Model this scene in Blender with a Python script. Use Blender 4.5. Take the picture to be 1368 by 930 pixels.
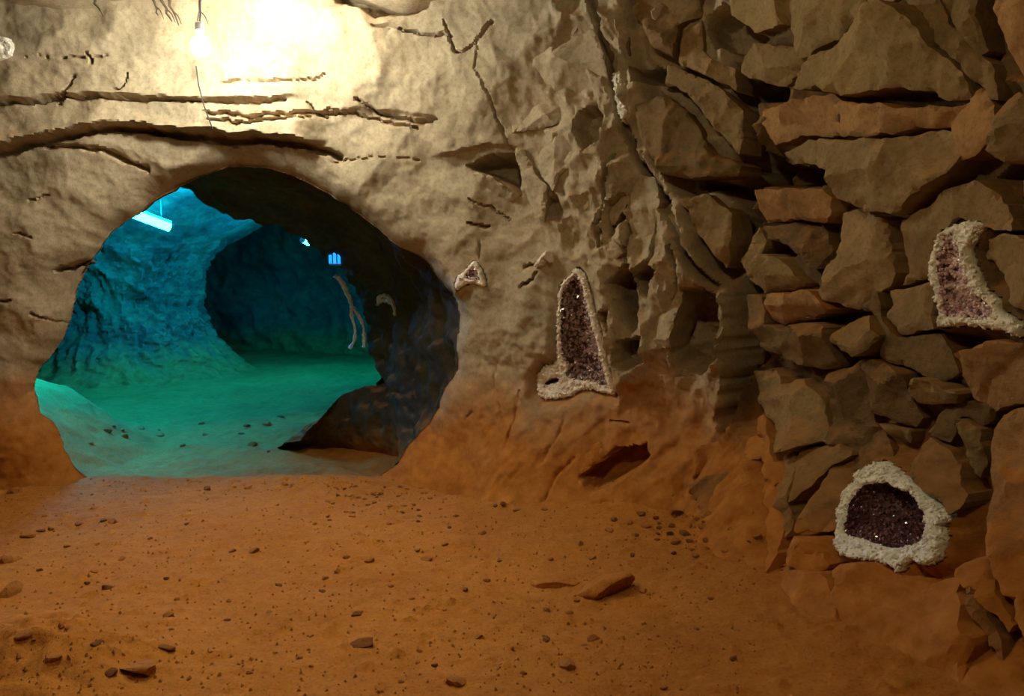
import bpy, bmesh, math, random
import numpy as np
from mathutils import Vector, geometry
from mathutils.bvhtree import BVHTree

for o in list(bpy.data.objects):
    bpy.data.objects.remove(o)
SC = bpy.context.scene
COL = SC.collection
random.seed(7)
RNG = np.random.default_rng(7)

# ------------------------------------------------------------------ camera
F = 1030.0
PITCH = math.atan((465 - 352) / F)
CAM = np.array([0.0, 0.0, 1.5])
cd = bpy.data.cameras.new('camera')
cd.sensor_width = 36.0
cd.lens = F / 1368.0 * 36.0
cd.clip_start = 0.05
cam = bpy.data.objects.new('camera', cd)
COL.objects.link(cam)
cam.location = CAM
cam.rotation_euler = (math.pi / 2 - PITCH, 0, 0)
SC.camera = cam

# ------------------------------------------------------------------ world, exposure
w = bpy.data.worlds.new('world')
SC.world = w
w.use_nodes = True
w.node_tree.nodes['Background'].inputs[0].default_value = (0.30, 0.42, 0.45, 1)
w.node_tree.nodes['Background'].inputs[1].default_value = 0.0
SC.view_settings.view_transform = 'Standard'
SC.view_settings.look = 'None'
SC.view_settings.gamma = 1.0
SC.view_settings.use_curve_mapping = False
SC.view_settings.exposure = 0.32

LAMP_MAIN = 255.0      # radiance of the two bare bulbs by the back wall
LAMP_ROOM_FILL = 235.0      # radiance of the unseen bulb added as warm fill above the room
LAMP_FLOOR_FILL = 640.0    # radiance of the unseen pendant bulb added to light the floor
TUBE = 330.0            # radiance of the cyan tube in the far chamber
LAMP_COLOR = (1.0, 0.97, 0.80)
ROOM_FILL_COLOR = (1.0, 0.80, 0.44)
TUBE_COLOR = (0.0015, 0.50, 1.50)


# ------------------------------------------------------------------ maths helpers
def ray(px, py):
    x = (px - 684.0) / F
    u = (465.0 - py) / F
    c, s = math.cos(PITCH), math.sin(PITCH)
    return np.array([x, c + u * s, -s + u * c])


def at_y(px, py, Y):
    d = ray(px, py)
    return CAM + d * (Y / d[1])


def at_z(px, py, z):
    d = ray(px, py)
    return CAM + d * ((z - CAM[2]) / d[2])


_perm = RNG.permutation(256)
_perm = np.concatenate([_perm, _perm, _perm])
_grad = RNG.normal(size=(256, 3))
_grad /= np.linalg.norm(_grad, axis=1)[:, None]


def perlin(x, y, z=0.0):
    x = np.asarray(x, float); y = np.asarray(y, float)
    z = np.zeros_like(x) + z
    xi = np.floor(x).astype(int); yi = np.floor(y).astype(int); zi = np.floor(z).astype(int)
    xf, yf, zf = x - xi, y - yi, z - zi
    u, v, t = [a * a * a * (a * (a * 6 - 15) + 10) for a in (xf, yf, zf)]
    xi &= 255; yi &= 255; zi &= 255

    def g(i, j, k):
        h = _perm[_perm[_perm[xi + i] + yi + j] + zi + k]
        gr = _grad[h]
        return gr[..., 0] * (xf - i) + gr[..., 1] * (yf - j) + gr[..., 2] * (zf - k)
    x00 = g(0, 0, 0) * (1 - u) + g(1, 0, 0) * u
    x10 = g(0, 1, 0) * (1 - u) + g(1, 1, 0) * u
    x01 = g(0, 0, 1) * (1 - u) + g(1, 0, 1) * u
    x11 = g(0, 1, 1) * (1 - u) + g(1, 1, 1) * u
    return (x00 * (1 - v) + x10 * v) * (1 - t) + (x01 * (1 - v) + x11 * v) * t


def fbm(x, y, z=0.0, o=4, gain=0.5):
    a, r, f = 1.0, 0.0, 1.0
    for i in range(o):
        r = r + a * perlin(np.asarray(x) * f + 17.3 * i, np.asarray(y) * f + 9.1 * i, np.asarray(z) * f + 3.7 * i)
        a *= gain; f *= 2.03
    return r


def ridged(x, y, z=0.0, o=4, gain=0.5):
    a, r, f = 1.0, 0.0, 1.0
    for i in range(o):
        r = r + a * (1 - 2.2 * np.abs(perlin(np.asarray(x) * f + 7.3 * i, np.asarray(y) * f + 5.1 * i, np.asarray(z) * f + 1.7 * i)))
        a *= gain; f *= 2.03
    return r


def facets(x, y, scale, tilt, seed):
    """chipped rock: hollow tilted scallops that meet in sharp ridges (no steps between them)"""
    rg = np.random.default_rng(seed)
    jx = rg.random((64, 64)); jy = rg.random((64, 64))
    tx = np.clip(rg.normal(size=(64, 64)), -1.6, 1.6) * tilt; ty = np.clip(rg.normal(size=(64, 64)), -1.6, 1.6) * tilt
    of = rg.normal(size=(64, 64)) * tilt * 0.2
    X = np.asarray(x) * scale; Y = np.asarray(y) * scale
    xi = np.floor(X).astype(int); yi = np.floor(Y).astype(int)
    h = np.full(X.shape, 1e9)
    for i in (-2, -1, 0, 1, 2):
        for j in (-2, -1, 0, 1, 2):
            a = (xi + i) % 64; b = (yi + j) % 64
            dx = X - (xi + i + jx[a, b]); dy = Y - (yi + j + jy[a, b])
            h = np.minimum(h, of[a, b] + tx[a, b] * dx + ty[a, b] * dy + tilt * 1.15 * (dx * dx + dy * dy))
    return h / scale


def smooth(a, b, x):
    t = np.clip((x - a) / (b - a), 0, 1)
    return t * t * (3 - 2 * t)


def seg_dist(P, poly, closed=False, vals=None):
    """distance of points P (n,2) to a polyline; also interpolated vertex value"""
    poly = np.asarray(poly, float)
    n = len(poly)
    D = np.full(len(P), 1e9); V = np.zeros(len(P))
    for k in range(n if closed else n - 1):
        a = poly[k]; b = poly[(k + 1) % n]
        ab = b - a
        t = np.clip(((P - a) @ ab) / max(ab @ ab, 1e-12), 0, 1)
        d = np.hypot(P[:, 0] - a[0] - t * ab[0], P[:, 1] - a[1] - t * ab[1])
        m = d < D
        D = np.where(m, d, D)
        if vals is not None:
            V = np.where(m, vals[k] * (1 - t) + vals[(k + 1) % n] * t, V)
    return (D, V) if vals is not None else D


def inside(P, poly):
    poly = np.asarray(poly, float)
    x, y = P[:, 0], P[:, 1]
    r = np.zeros(len(P), bool)
    n = len(poly)
    for k in range(n):
        x1, y1 = poly[k]; x2, y2 = poly[(k + 1) % n]
        if y1 == y2:
            continue
        c = ((y1 > y) != (y2 > y)) & (x < (x2 - x1) * (y - y1) / (y2 - y1) + x1)
        r ^= c
    return r


def resample(poly, step, closed=True):
    poly = np.asarray(poly, float)
    if closed:
        poly = np.vstack([poly, poly[:1]])
    L = np.concatenate([[0], np.cumsum(np.linalg.norm(np.diff(poly, axis=0), axis=1))])
    n = max(int(L[-1] / step), 6)
    t = np.linspace(0, L[-1], n + (1 if closed else 0), endpoint=not closed) if closed is False else np.linspace(0, L[-1], n, endpoint=False)
    return np.stack([np.interp(t, L, poly[:, k]) for k in range(poly.shape[1])], 1)


def chaikin(poly, it=1, closed=True):
    p = np.asarray(poly, float)
    for _ in range(it):
        q = np.roll(p, -1, 0)
        r = np.empty((2 * len(p), p.shape[1]))
        r[0::2] = .78 * p + .22 * q
        r[1::2] = .22 * p + .78 * q
        if not closed:
            r = np.vstack([p[:1], r[:-2], p[-1:]])
        p = r
    return p


# ------------------------------------------------------------------ object helpers
def mesh_obj(name, V, Fc, mat, parent=None, smooth_angle=None):
    me = bpy.data.meshes.new(name)
    me.from_pydata([tuple(map(float, v)) for v in V] if not isinstance(V, np.ndarray) else V.tolist(), [],
                   Fc.tolist() if isinstance(Fc, np.ndarray) else Fc)
    me.materials.append(mat)
    if smooth_angle is not None:
        me.polygons.foreach_set('use_smooth', [True] * len(me.polygons))
        if smooth_angle < 179:
            me.set_sharp_from_angle(angle=math.radians(smooth_angle))
    me.update()
    o = bpy.data.objects.new(name, me)
    COL.objects.link(o)
    if parent is not None:
        o.parent = parent
    return o


def tag(o, label, cat, group=None, kind=None):
    o['label'] = label
    o['category'] = cat
    if group: o['group'] = group
    if kind: o['kind'] = kind
    return o


def thing(name, label, cat, loc, group=None):
    o = bpy.data.objects.new(name, None)
    o.empty_display_size = 0.1
    COL.objects.link(o)
    o.location = loc
    return tag(o, label, cat, group)


def adopt(o, parent):
    """parent a mesh built in world coordinates, keeping it in place"""
    o.parent = parent
    o.matrix_parent_inverse = parent_matrix(parent).inverted()
    return o


def parent_matrix(p):
    from mathutils import Matrix
    return Matrix.Translation(p.location) @ p.rotation_euler.to_matrix().to_4x4()


def grid_faces(nu, nv, wrap_u=False):
    i = np.arange(nu if wrap_u else nu - 1)
    j = np.arange(nv - 1)
    I, J = np.meshgrid(i, j, indexing='ij')
    I2 = (I + 1) % nu
    return np.stack([I * nv + J, I2 * nv + J, I2 * nv + J + 1, I * nv + J + 1], -1).reshape(-1, 4)


def tube_mesh(pts, rads, seg=8, jit=0.0):
    pts = [Vector(p) for p in pts]
    V, Fc = [], []
    n = len(pts)
    if not hasattr(rads, '__len__'):
        rads = [rads] * n
    for k, p in enumerate(pts):
        t = (pts[min(k + 1, n - 1)] - pts[max(k - 1, 0)]).normalized()
        a = t.orthogonal().normalized() if k == 0 else (a - t * a.dot(t)).normalized()
        b = t.cross(a)
        for q in range(seg):
            an = 2 * math.pi * q / seg
            r = rads[k] * (1 + random.uniform(-jit, jit))
            V.append(p + a * (r * math.cos(an)) + b * (r * math.sin(an)))
    for k in range(n - 1):
        for q in range(seg):
            Fc.append([k * seg + q, k * seg + (q + 1) % seg, (k + 1) * seg + (q + 1) % seg, (k + 1) * seg + q])
    Fc.append(list(range(seg))[::-1])
    Fc.append([(n - 1) * seg + q for q in range(seg)])
    return [tuple(v) for v in V], Fc


# ------------------------------------------------------------------ materials
def new_mat(name):
    m = bpy.data.materials.new(name)
    m.use_nodes = True
    nt = m.node_tree
    b = nt.nodes['Principled BSDF']
    return m, nt, b


def N(nt, typ, **kw):
    n = nt.nodes.new(typ)
    for k, v in kw.items():
        setattr(n, k, v)
    return n


def ramp(nt, stops):
    r = N(nt, 'ShaderNodeValToRGB')
    e = r.color_ramp.elements
    while len(e) < len(stops):
        e.new(0.5)
    for q, (p, c) in zip(e, stops):
        q.position = p
        q.color = (*c, 1) if len(c) == 3 else c
    return r


def noise(nt, vec, scale, detail=6, rough=0.6, dist=0.0):
    n = N(nt, 'ShaderNodeTexNoise')
    n.inputs['Scale'].default_value = scale
    n.inputs['Detail'].default_value = detail
    n.inputs['Roughness'].default_value = rough
    n.inputs['Distortion'].default_value = dist
    nt.links.new(vec, n.inputs['Vector'])
    return n


def mix(nt, fac, a, b, blend='MIX'):
    m = N(nt, 'ShaderNodeMix', data_type='RGBA', blend_type=blend)
    for sock, val in ((m.inputs[0], fac), (m.inputs[6], a), (m.inputs[7], b)):
        if hasattr(val, 'is_linked') or hasattr(val, 'links'):
            nt.links.new(val, sock)
        elif isinstance(val, tuple):
            sock.default_value = (*val, 1)
        else:
            sock.default_value = val
    return m.outputs[2]


def math_node(nt, op, a, b=None, clamp=False):
    m = N(nt, 'ShaderNodeMath', operation=op, use_clamp=clamp)
    for sock, val in zip(m.inputs, (a, b)):
        if val is None: continue
        if hasattr(val, 'links'): nt.links.new(val, sock)
        else: sock.default_value = val
    return m.outputs[0]


SOIL = ((0.36, 0.126, 0.017), (0.55, 0.220, 0.040))


def rock_material(name, cols, dust=0.6, dust_h=0.75, bump=0.5, dust_up=0.8, vary=False):
    """grey brown basalt; orange soil clings to its foot (dust_h) and to its ledges"""
    m, nt, b = new_mat(name)
    geo = N(nt, 'ShaderNodeNewGeometry')
    pos = geo.outputs['Position']
    n1 = noise(nt, pos, 1.7, 6, 0.62, 0.4)
    n2 = noise(nt, pos, 9.0, 8, 0.65, 0.2)
    n3 = noise(nt, pos, 46.0, 6, 0.7)
    r1 = ramp(nt, [(0.30, cols[0]), (0.52, cols[1]), (0.72, cols[2])])
    f = math_node(nt, 'ADD', math_node(nt, 'MULTIPLY', n1.outputs[0], 0.6), math_node(nt, 'MULTIPLY', n2.outputs[0], 0.4))
    nt.links.new(f, r1.inputs[0])
    # small dark flecks and pale scratches
    fl = ramp(nt, [(0.36, (0.45, 0.42, 0.38)), (0.50, (1, 1, 1)), (0.72, (1.22, 1.2, 1.15))])
    nt.links.new(n3.outputs[0], fl.inputs[0])
    c = mix(nt, 0.42, r1.outputs[0], fl.outputs[0], 'MULTIPLY')
    # every piece of rock is a little lighter or darker than its neighbours
    oi = N(nt, 'ShaderNodeObjectInfo')
    tone = ramp(nt, [(0.0, (0.66, 0.64, 0.60)), (0.5, (1, 1, 1)), (1.0, (1.28, 1.30, 1.30))])
    nt.links.new(oi.outputs['Random'], tone.inputs[0])
    if vary: c = mix(nt, 1.0, c, tone.outputs[0], 'MULTIPLY')
    # orange soil
    so = ramp(nt, [(0.35, SOIL[0]), (0.68, SOIL[1])])
    nt.links.new(n2.outputs[0], so.inputs[0])
    sep = N(nt, 'ShaderNodeSeparateXYZ'); nt.links.new(pos, sep.inputs[0])
    nsep = N(nt, 'ShaderNodeSeparateXYZ'); nt.links.new(geo.outputs['Normal'], nsep.inputs[0])
    hz = math_node(nt, 'ADD', sep.outputs[2], math_node(nt, 'MULTIPLY', math_node(nt, 'SUBTRACT', n1.outputs[0], 0.5), -1.1))
    mr = N(nt, 'ShaderNodeMapRange', interpolation_type='SMOOTHSTEP')
    nt.links.new(hz, mr.inputs[0])
    mr.inputs[1].default_value = dust_h + 0.35; mr.inputs[2].default_value = dust_h - 0.35
    mr.inputs[3].default_value = 0.0; mr.inputs[4].default_value = 1.0
    up = N(nt, 'ShaderNodeMapRange', interpolation_type='SMOOTHSTEP')
    nt.links.new(math_node(nt, 'ADD', nsep.outputs[2], math_node(nt, 'MULTIPLY', math_node(nt, 'SUBTRACT', n2.outputs[0], 0.5), 0.6)), up.inputs[0])
    up.inputs[1].default_value = 0.32; up.inputs[2].default_value = 0.75
    d = math_node(nt, 'MAXIMUM', mr.outputs[0], math_node(nt, 'MULTIPLY', up.outputs[0], dust_up))
    film = ramp(nt, [(0.42, (0, 0, 0)), (0.70, (1, 1, 1))]); nt.links.new(n1.outputs[0], film.inputs[0])
    d = math_node(nt, 'MAXIMUM', d, math_node(nt, 'MULTIPLY', film.outputs[0], dust))
    c = mix(nt, d, c, so.outputs[0])
    nt.links.new(c, b.inputs['Base Color'])
    b.inputs['Roughness'].default_value = 0.88
    b.inputs['Specular IOR Level'].default_value = 0.25
    h = math_node(nt, 'ADD', n2.outputs[0], math_node(nt, 'MULTIPLY', n3.outputs[0], 0.35))
    bp = N(nt, 'ShaderNodeBump'); bp.inputs['Strength'].default_value = bump; bp.inputs['Distance'].default_value = 0.03
    nt.links.new(h, bp.inputs['Height']); nt.links.new(bp.outputs[0], b.inputs['Normal'])
    return m


def soil_material(name, a=SOIL[0], c=SOIL[1], bump=0.6):
    m, nt, b = new_mat(name)
    geo = N(nt, 'ShaderNodeNewGeometry'); pos = geo.outputs['Position']
    n1 = noise(nt, pos, 1.3, 5, 0.6, 0.3); n2 = noise(nt, pos, 14.0, 8, 0.68); n3 = noise(nt, pos, 75.0, 5, 0.7)
    r = ramp(nt, [(0.32, a), (0.66, c)])
    nt.links.new(math_node(nt, 'ADD', math_node(nt, 'MULTIPLY', n1.outputs[0], .55), math_node(nt, 'MULTIPLY', n2.outputs[0], .45)), r.inputs[0])
    fl = ramp(nt, [(0.33, (0.55, 0.5, 0.45)), (0.47, (1, 1, 1)), (0.75, (1.12, 1.12, 1.15))])
    nt.links.new(n3.outputs[0], fl.inputs[0])
    nt.links.new(mix(nt, 0.7, r.outputs[0], fl.outputs[0], 'MULTIPLY'), b.inputs['Base Color'])
    b.inputs['Roughness'].default_value = 0.95
    b.inputs['Specular IOR Level'].default_value = 0.15
    bp = N(nt, 'ShaderNodeBump'); bp.inputs['Strength'].default_value = bump; bp.inputs['Distance'].default_value = 0.02
    nt.links.new(math_node(nt, 'ADD', n2.outputs[0], math_node(nt, 'MULTIPLY', n3.outputs[0], .5)), bp.inputs['Height'])
    nt.links.new(bp.outputs[0], b.inputs['Normal'])
    return m


def simple(name, col, rough=0.6, col2=None, scale=40, bump=0.0, spec=0.5, metal=0.0):
    m, nt, b = new_mat(name)
    b.inputs['Roughness'].default_value = rough
    b.inputs['Metallic'].default_value = metal
    b.inputs['Specular IOR Level'].default_value = spec
    if col2:
        geo = N(nt, 'ShaderNodeNewGeometry')
        n = noise(nt, geo.outputs['Position'], scale, 5, 0.65)
        r = ramp(nt, [(0.35, col), (0.65, col2)])
        nt.links.new(n.outputs[0], r.inputs[0]); nt.links.new(r.outputs[0], b.inputs['Base Color'])
        if bump:
            bp = N(nt, 'ShaderNodeBump'); bp.inputs['Strength'].default_value = bump; bp.inputs['Distance'].default_value = 0.01
            nt.links.new(n.outputs[0], bp.inputs['Height']); nt.links.new(bp.outputs[0], b.inputs['Normal'])
    else:
        b.inputs['Base Color'].default_value = (*col, 1)
    return m


def emissive(name, col, strength):
    m, nt, b = new_mat(name)
    b.inputs['Base Color'].default_value = (0.8, 0.8, 0.8, 1)
    b.inputs['Emission Color'].default_value = (*col, 1)
    b.inputs['Emission Strength'].default_value = strength
    return m


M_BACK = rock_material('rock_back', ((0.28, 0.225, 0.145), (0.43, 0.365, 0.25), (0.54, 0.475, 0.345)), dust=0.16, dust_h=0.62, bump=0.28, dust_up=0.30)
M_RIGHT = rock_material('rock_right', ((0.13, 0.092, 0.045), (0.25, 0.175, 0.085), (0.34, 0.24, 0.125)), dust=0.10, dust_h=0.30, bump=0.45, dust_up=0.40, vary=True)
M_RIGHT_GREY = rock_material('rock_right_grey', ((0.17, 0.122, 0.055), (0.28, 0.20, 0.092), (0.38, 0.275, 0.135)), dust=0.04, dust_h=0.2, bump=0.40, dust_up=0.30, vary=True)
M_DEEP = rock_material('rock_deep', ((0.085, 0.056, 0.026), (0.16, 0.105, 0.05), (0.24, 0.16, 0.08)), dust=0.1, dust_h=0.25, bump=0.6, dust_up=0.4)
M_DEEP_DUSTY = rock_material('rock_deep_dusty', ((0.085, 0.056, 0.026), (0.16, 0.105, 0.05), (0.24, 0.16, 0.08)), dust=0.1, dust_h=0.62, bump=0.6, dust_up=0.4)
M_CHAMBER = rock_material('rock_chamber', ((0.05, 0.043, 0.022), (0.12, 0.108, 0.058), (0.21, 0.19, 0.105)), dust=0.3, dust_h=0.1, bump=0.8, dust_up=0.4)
M_SOIL = soil_material('soil')
M_STONE = soil_material('stone_dusty', (0.26, 0.098, 0.020), (0.46, 0.19, 0.045), 0.5)
M_STONE_D = soil_material('stone_dark', (0.14, 0.052, 0.016), (0.27, 0.11, 0.034), 0.5)
M_CRUST = simple('quartz_crust', (0.80, 0.71, 0.60), 0.5, (1.0, 0.96, 0.90), 55, 0.6)
M_CRUST_G = simple('quartz_crust_green', (0.72, 0.69, 0.57), 0.5, (1.0, 0.99, 0.91), 50, 0.6)
M_AMETHYST = simple('amethyst', (0.055, 0.016, 0.022), 0.14, (0.66, 0.48, 0.47), 34, 0.0, 0.8)
M_AMETHYST_P = simple('amethyst_pale', (0.26, 0.10, 0.115), 0.2, (0.90, 0.74, 0.72), 34, 0.0, 0.8)
M_AMETHYST_D = simple('amethyst_dark', (0.016, 0.004, 0.006), 0.14, (0.26, 0.11, 0.13), 34, 0.0, 0.8)
M_CAVITY = simple('geode_cavity', (0.035, 0.010, 0.014), 0.5, (0.09, 0.03, 0.04), 50)
M_QUARTZ = simple('quartz_vein', (0.55, 0.50, 0.42), 0.4, (0.85, 0.82, 0.75), 60, 0.4)
M_CABLE = simple('cable_rubber', (0.03, 0.028, 0.025), 0.6)
M_METAL = simple('lamp_metal', (0.35, 0.34, 0.32), 0.4, (0.45, 0.44, 0.42), 20, 0.0, 0.5, 0.8)
M_WHITE = simple('white_plastic', (0.75, 0.75, 0.73), 0.5)
M_ROOT = simple('root_bark', (0.035, 0.026, 0.016), 0.9, (0.09, 0.065, 0.04), 60, 0.5)
M_BULB = emissive('bulb_glow', LAMP_COLOR, LAMP_MAIN)
M_BULB_ROOM_FILL = emissive('bulb_glow_room_fill', ROOM_FILL_COLOR, LAMP_ROOM_FILL)
M_BULB_FLOOR_FILL = emissive('bulb_glow_floor_fill', LAMP_COLOR, LAMP_FLOOR_FILL)
M_SHADE = simple('shade_enamel', (0.06, 0.07, 0.06), 0.5, (0.09, 0.10, 0.09), 8)
M_TUBE = emissive('tube_glow', TUBE_COLOR, TUBE)
M_SPOT = emissive('small_lamp_glow', (0.35, 0.95, 0.8), 6.0)
M_BLUE = emissive('blue_rod_glow', (0.0, 0.22, 0.9), 1.6)

# ------------------------------------------------------------------ the wall's plan and base surface
PLAN = np.array([(-0.8, -3.0), (-3.6, -2.4), (-5.2, -0.4), (-5.5, 1.8), (-5.0, 3.7), (-4.0, 4.85), (-3.0, 5.22), (-2.0, 5.32), (-1.0, 5.33),
                 (-0.2, 5.22), (0.5, 4.95), (1.0, 4.68), (1.30, 4.45), (1.50, 4.05), (1.78, 3.35), (2.12, 2.55), (2.55, 1.6),
                 (2.9, 0.4), (2.9, -1.2), (2.0, -2.6), (0.6, -3.0), (-0.8, -3.0)])


def plan_curve():
    P = PLAN
    out = []
    n = len(P)
    for k in range(n - 1):
        p0 = P[k - 1] if k > 0 else P[n - 2]
        p1, p2 = P[k], P[k + 1]
        p3 = P[k + 2] if k + 2 < n else P[1]
        for t in np.linspace(0, 1, 40, endpoint=False):
            out.append(0.5 * ((2 * p1) + (-p0 + p2) * t + (2 * p0 - 5 * p1 + 4 * p2 - p3) * t * t + (-p0 + 3 * p1 - 3 * p2 + p3) * t ** 3))
    out.append(P[-1])
    return np.array(out)


PC = plan_curve()
PS = np.concatenate([[0], np.cumsum(np.linalg.norm(np.diff(PC, axis=0), axis=1))])
PT = np.gradient(PC, PS, axis=0)
for _ in range(12):
    PT = (np.roll(PT, 1, 0) + PT + np.roll(PT, -1, 0)) / 3
PN = np.stack([PT[:, 1], -PT[:, 0]], 1)
PN /= np.linalg.norm(PN, axis=1)[:, None]


def s_of(x, y):
    return PS[np.argmin(np.hypot(PC[:, 0] - x, PC[:, 1] - y))]


S_MID = s_of(-0.3, 5.25); S_CREV = s_of(1.30, 4.45); S_L = s_of(-4.0, 4.85); S_END = s_of(2.55, 1.6)


def base_xyz(s, z, off=0.0):
    """point of the bare wall at arc length s, height z, pushed off metres into the room"""
    s = np.asarray(s, float); z = np.asarray(z, float)
    px = np.interp(s, PS, PC[:, 0]); py = np.interp(s, PS, PC[:, 1])
    nx = np.interp(s, PS, PN[:, 0]); ny = np.interp(s, PS, PN[:, 1])
    fl = 0.10 + 0.36 * smooth(S_MID - 0.4, S_MID + 0.5, s) + 0.20 * smooth(S_CREV - 0.2, S_CREV + 0.5, s)
    hz = 0.42 + 0.30 * smooth(S_MID - 0.4, S_MID + 0.5, s)
    o = fl * np.clip(1 - z / hz, 0, 1.6) ** 1.4 + 0.10 * smooth(2.3, 3.4, z) - 0.10 * np.exp(-((z - 1.3) / 0.7) ** 2) * smooth(S_CREV, S_CREV + .4, s) + off
    return np.stack([px + nx * o, py + ny * o, z + 0 * s], -1)


def wall_normal(s):
    nx = np.interp(s, PS, PN[:, 0]); ny = np.interp(s, PS, PN[:, 1])
    return nx, ny


_cs = np.linspace(s_of(-5.2, 3.2), s_of(2.9, 0.0), 260)
_cz = np.linspace(-0.6, 3.6, 110)
_S, _Z = np.meshgrid(_cs, _cz, indexing='ij')
_V = base_xyz(_S.ravel(), _Z.ravel())
_Q = grid_faces(len(_cs), len(_cz))
_T = np.vstack([_Q[:, [0, 1, 2]], _Q[:, [0, 2, 3]]])
WALL_BVH = BVHTree.FromPolygons(_V.tolist(), _T.tolist())
_SZ = np.stack([_S.ravel(), _Z.ravel()], 1)


def sz(px, py):
    """photo pixel -> (arc length, height) on the bare wall"""
    h = WALL_BVH.ray_cast(Vector(CAM), Vector(ray(px, py)))
    if h[0] is None:
        raise ValueError('pixel misses the wall %s %s' % (px, py))
    tri = _T[h[2]]
    a, b, c = [Vector(_V[k]) for k in tri]
    wts = geometry.barycentric_transform(h[0], a, b, c, Vector((1, 0, 0)), Vector((0, 1, 0)), Vector((0, 0, 1)))
    return wts[0] * _SZ[tri[0]] + wts[1] * _SZ[tri[1]] + wts[2] * _SZ[tri[2]]


def szp(pts):
    return np.array([sz(*p) for p in pts])


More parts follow.
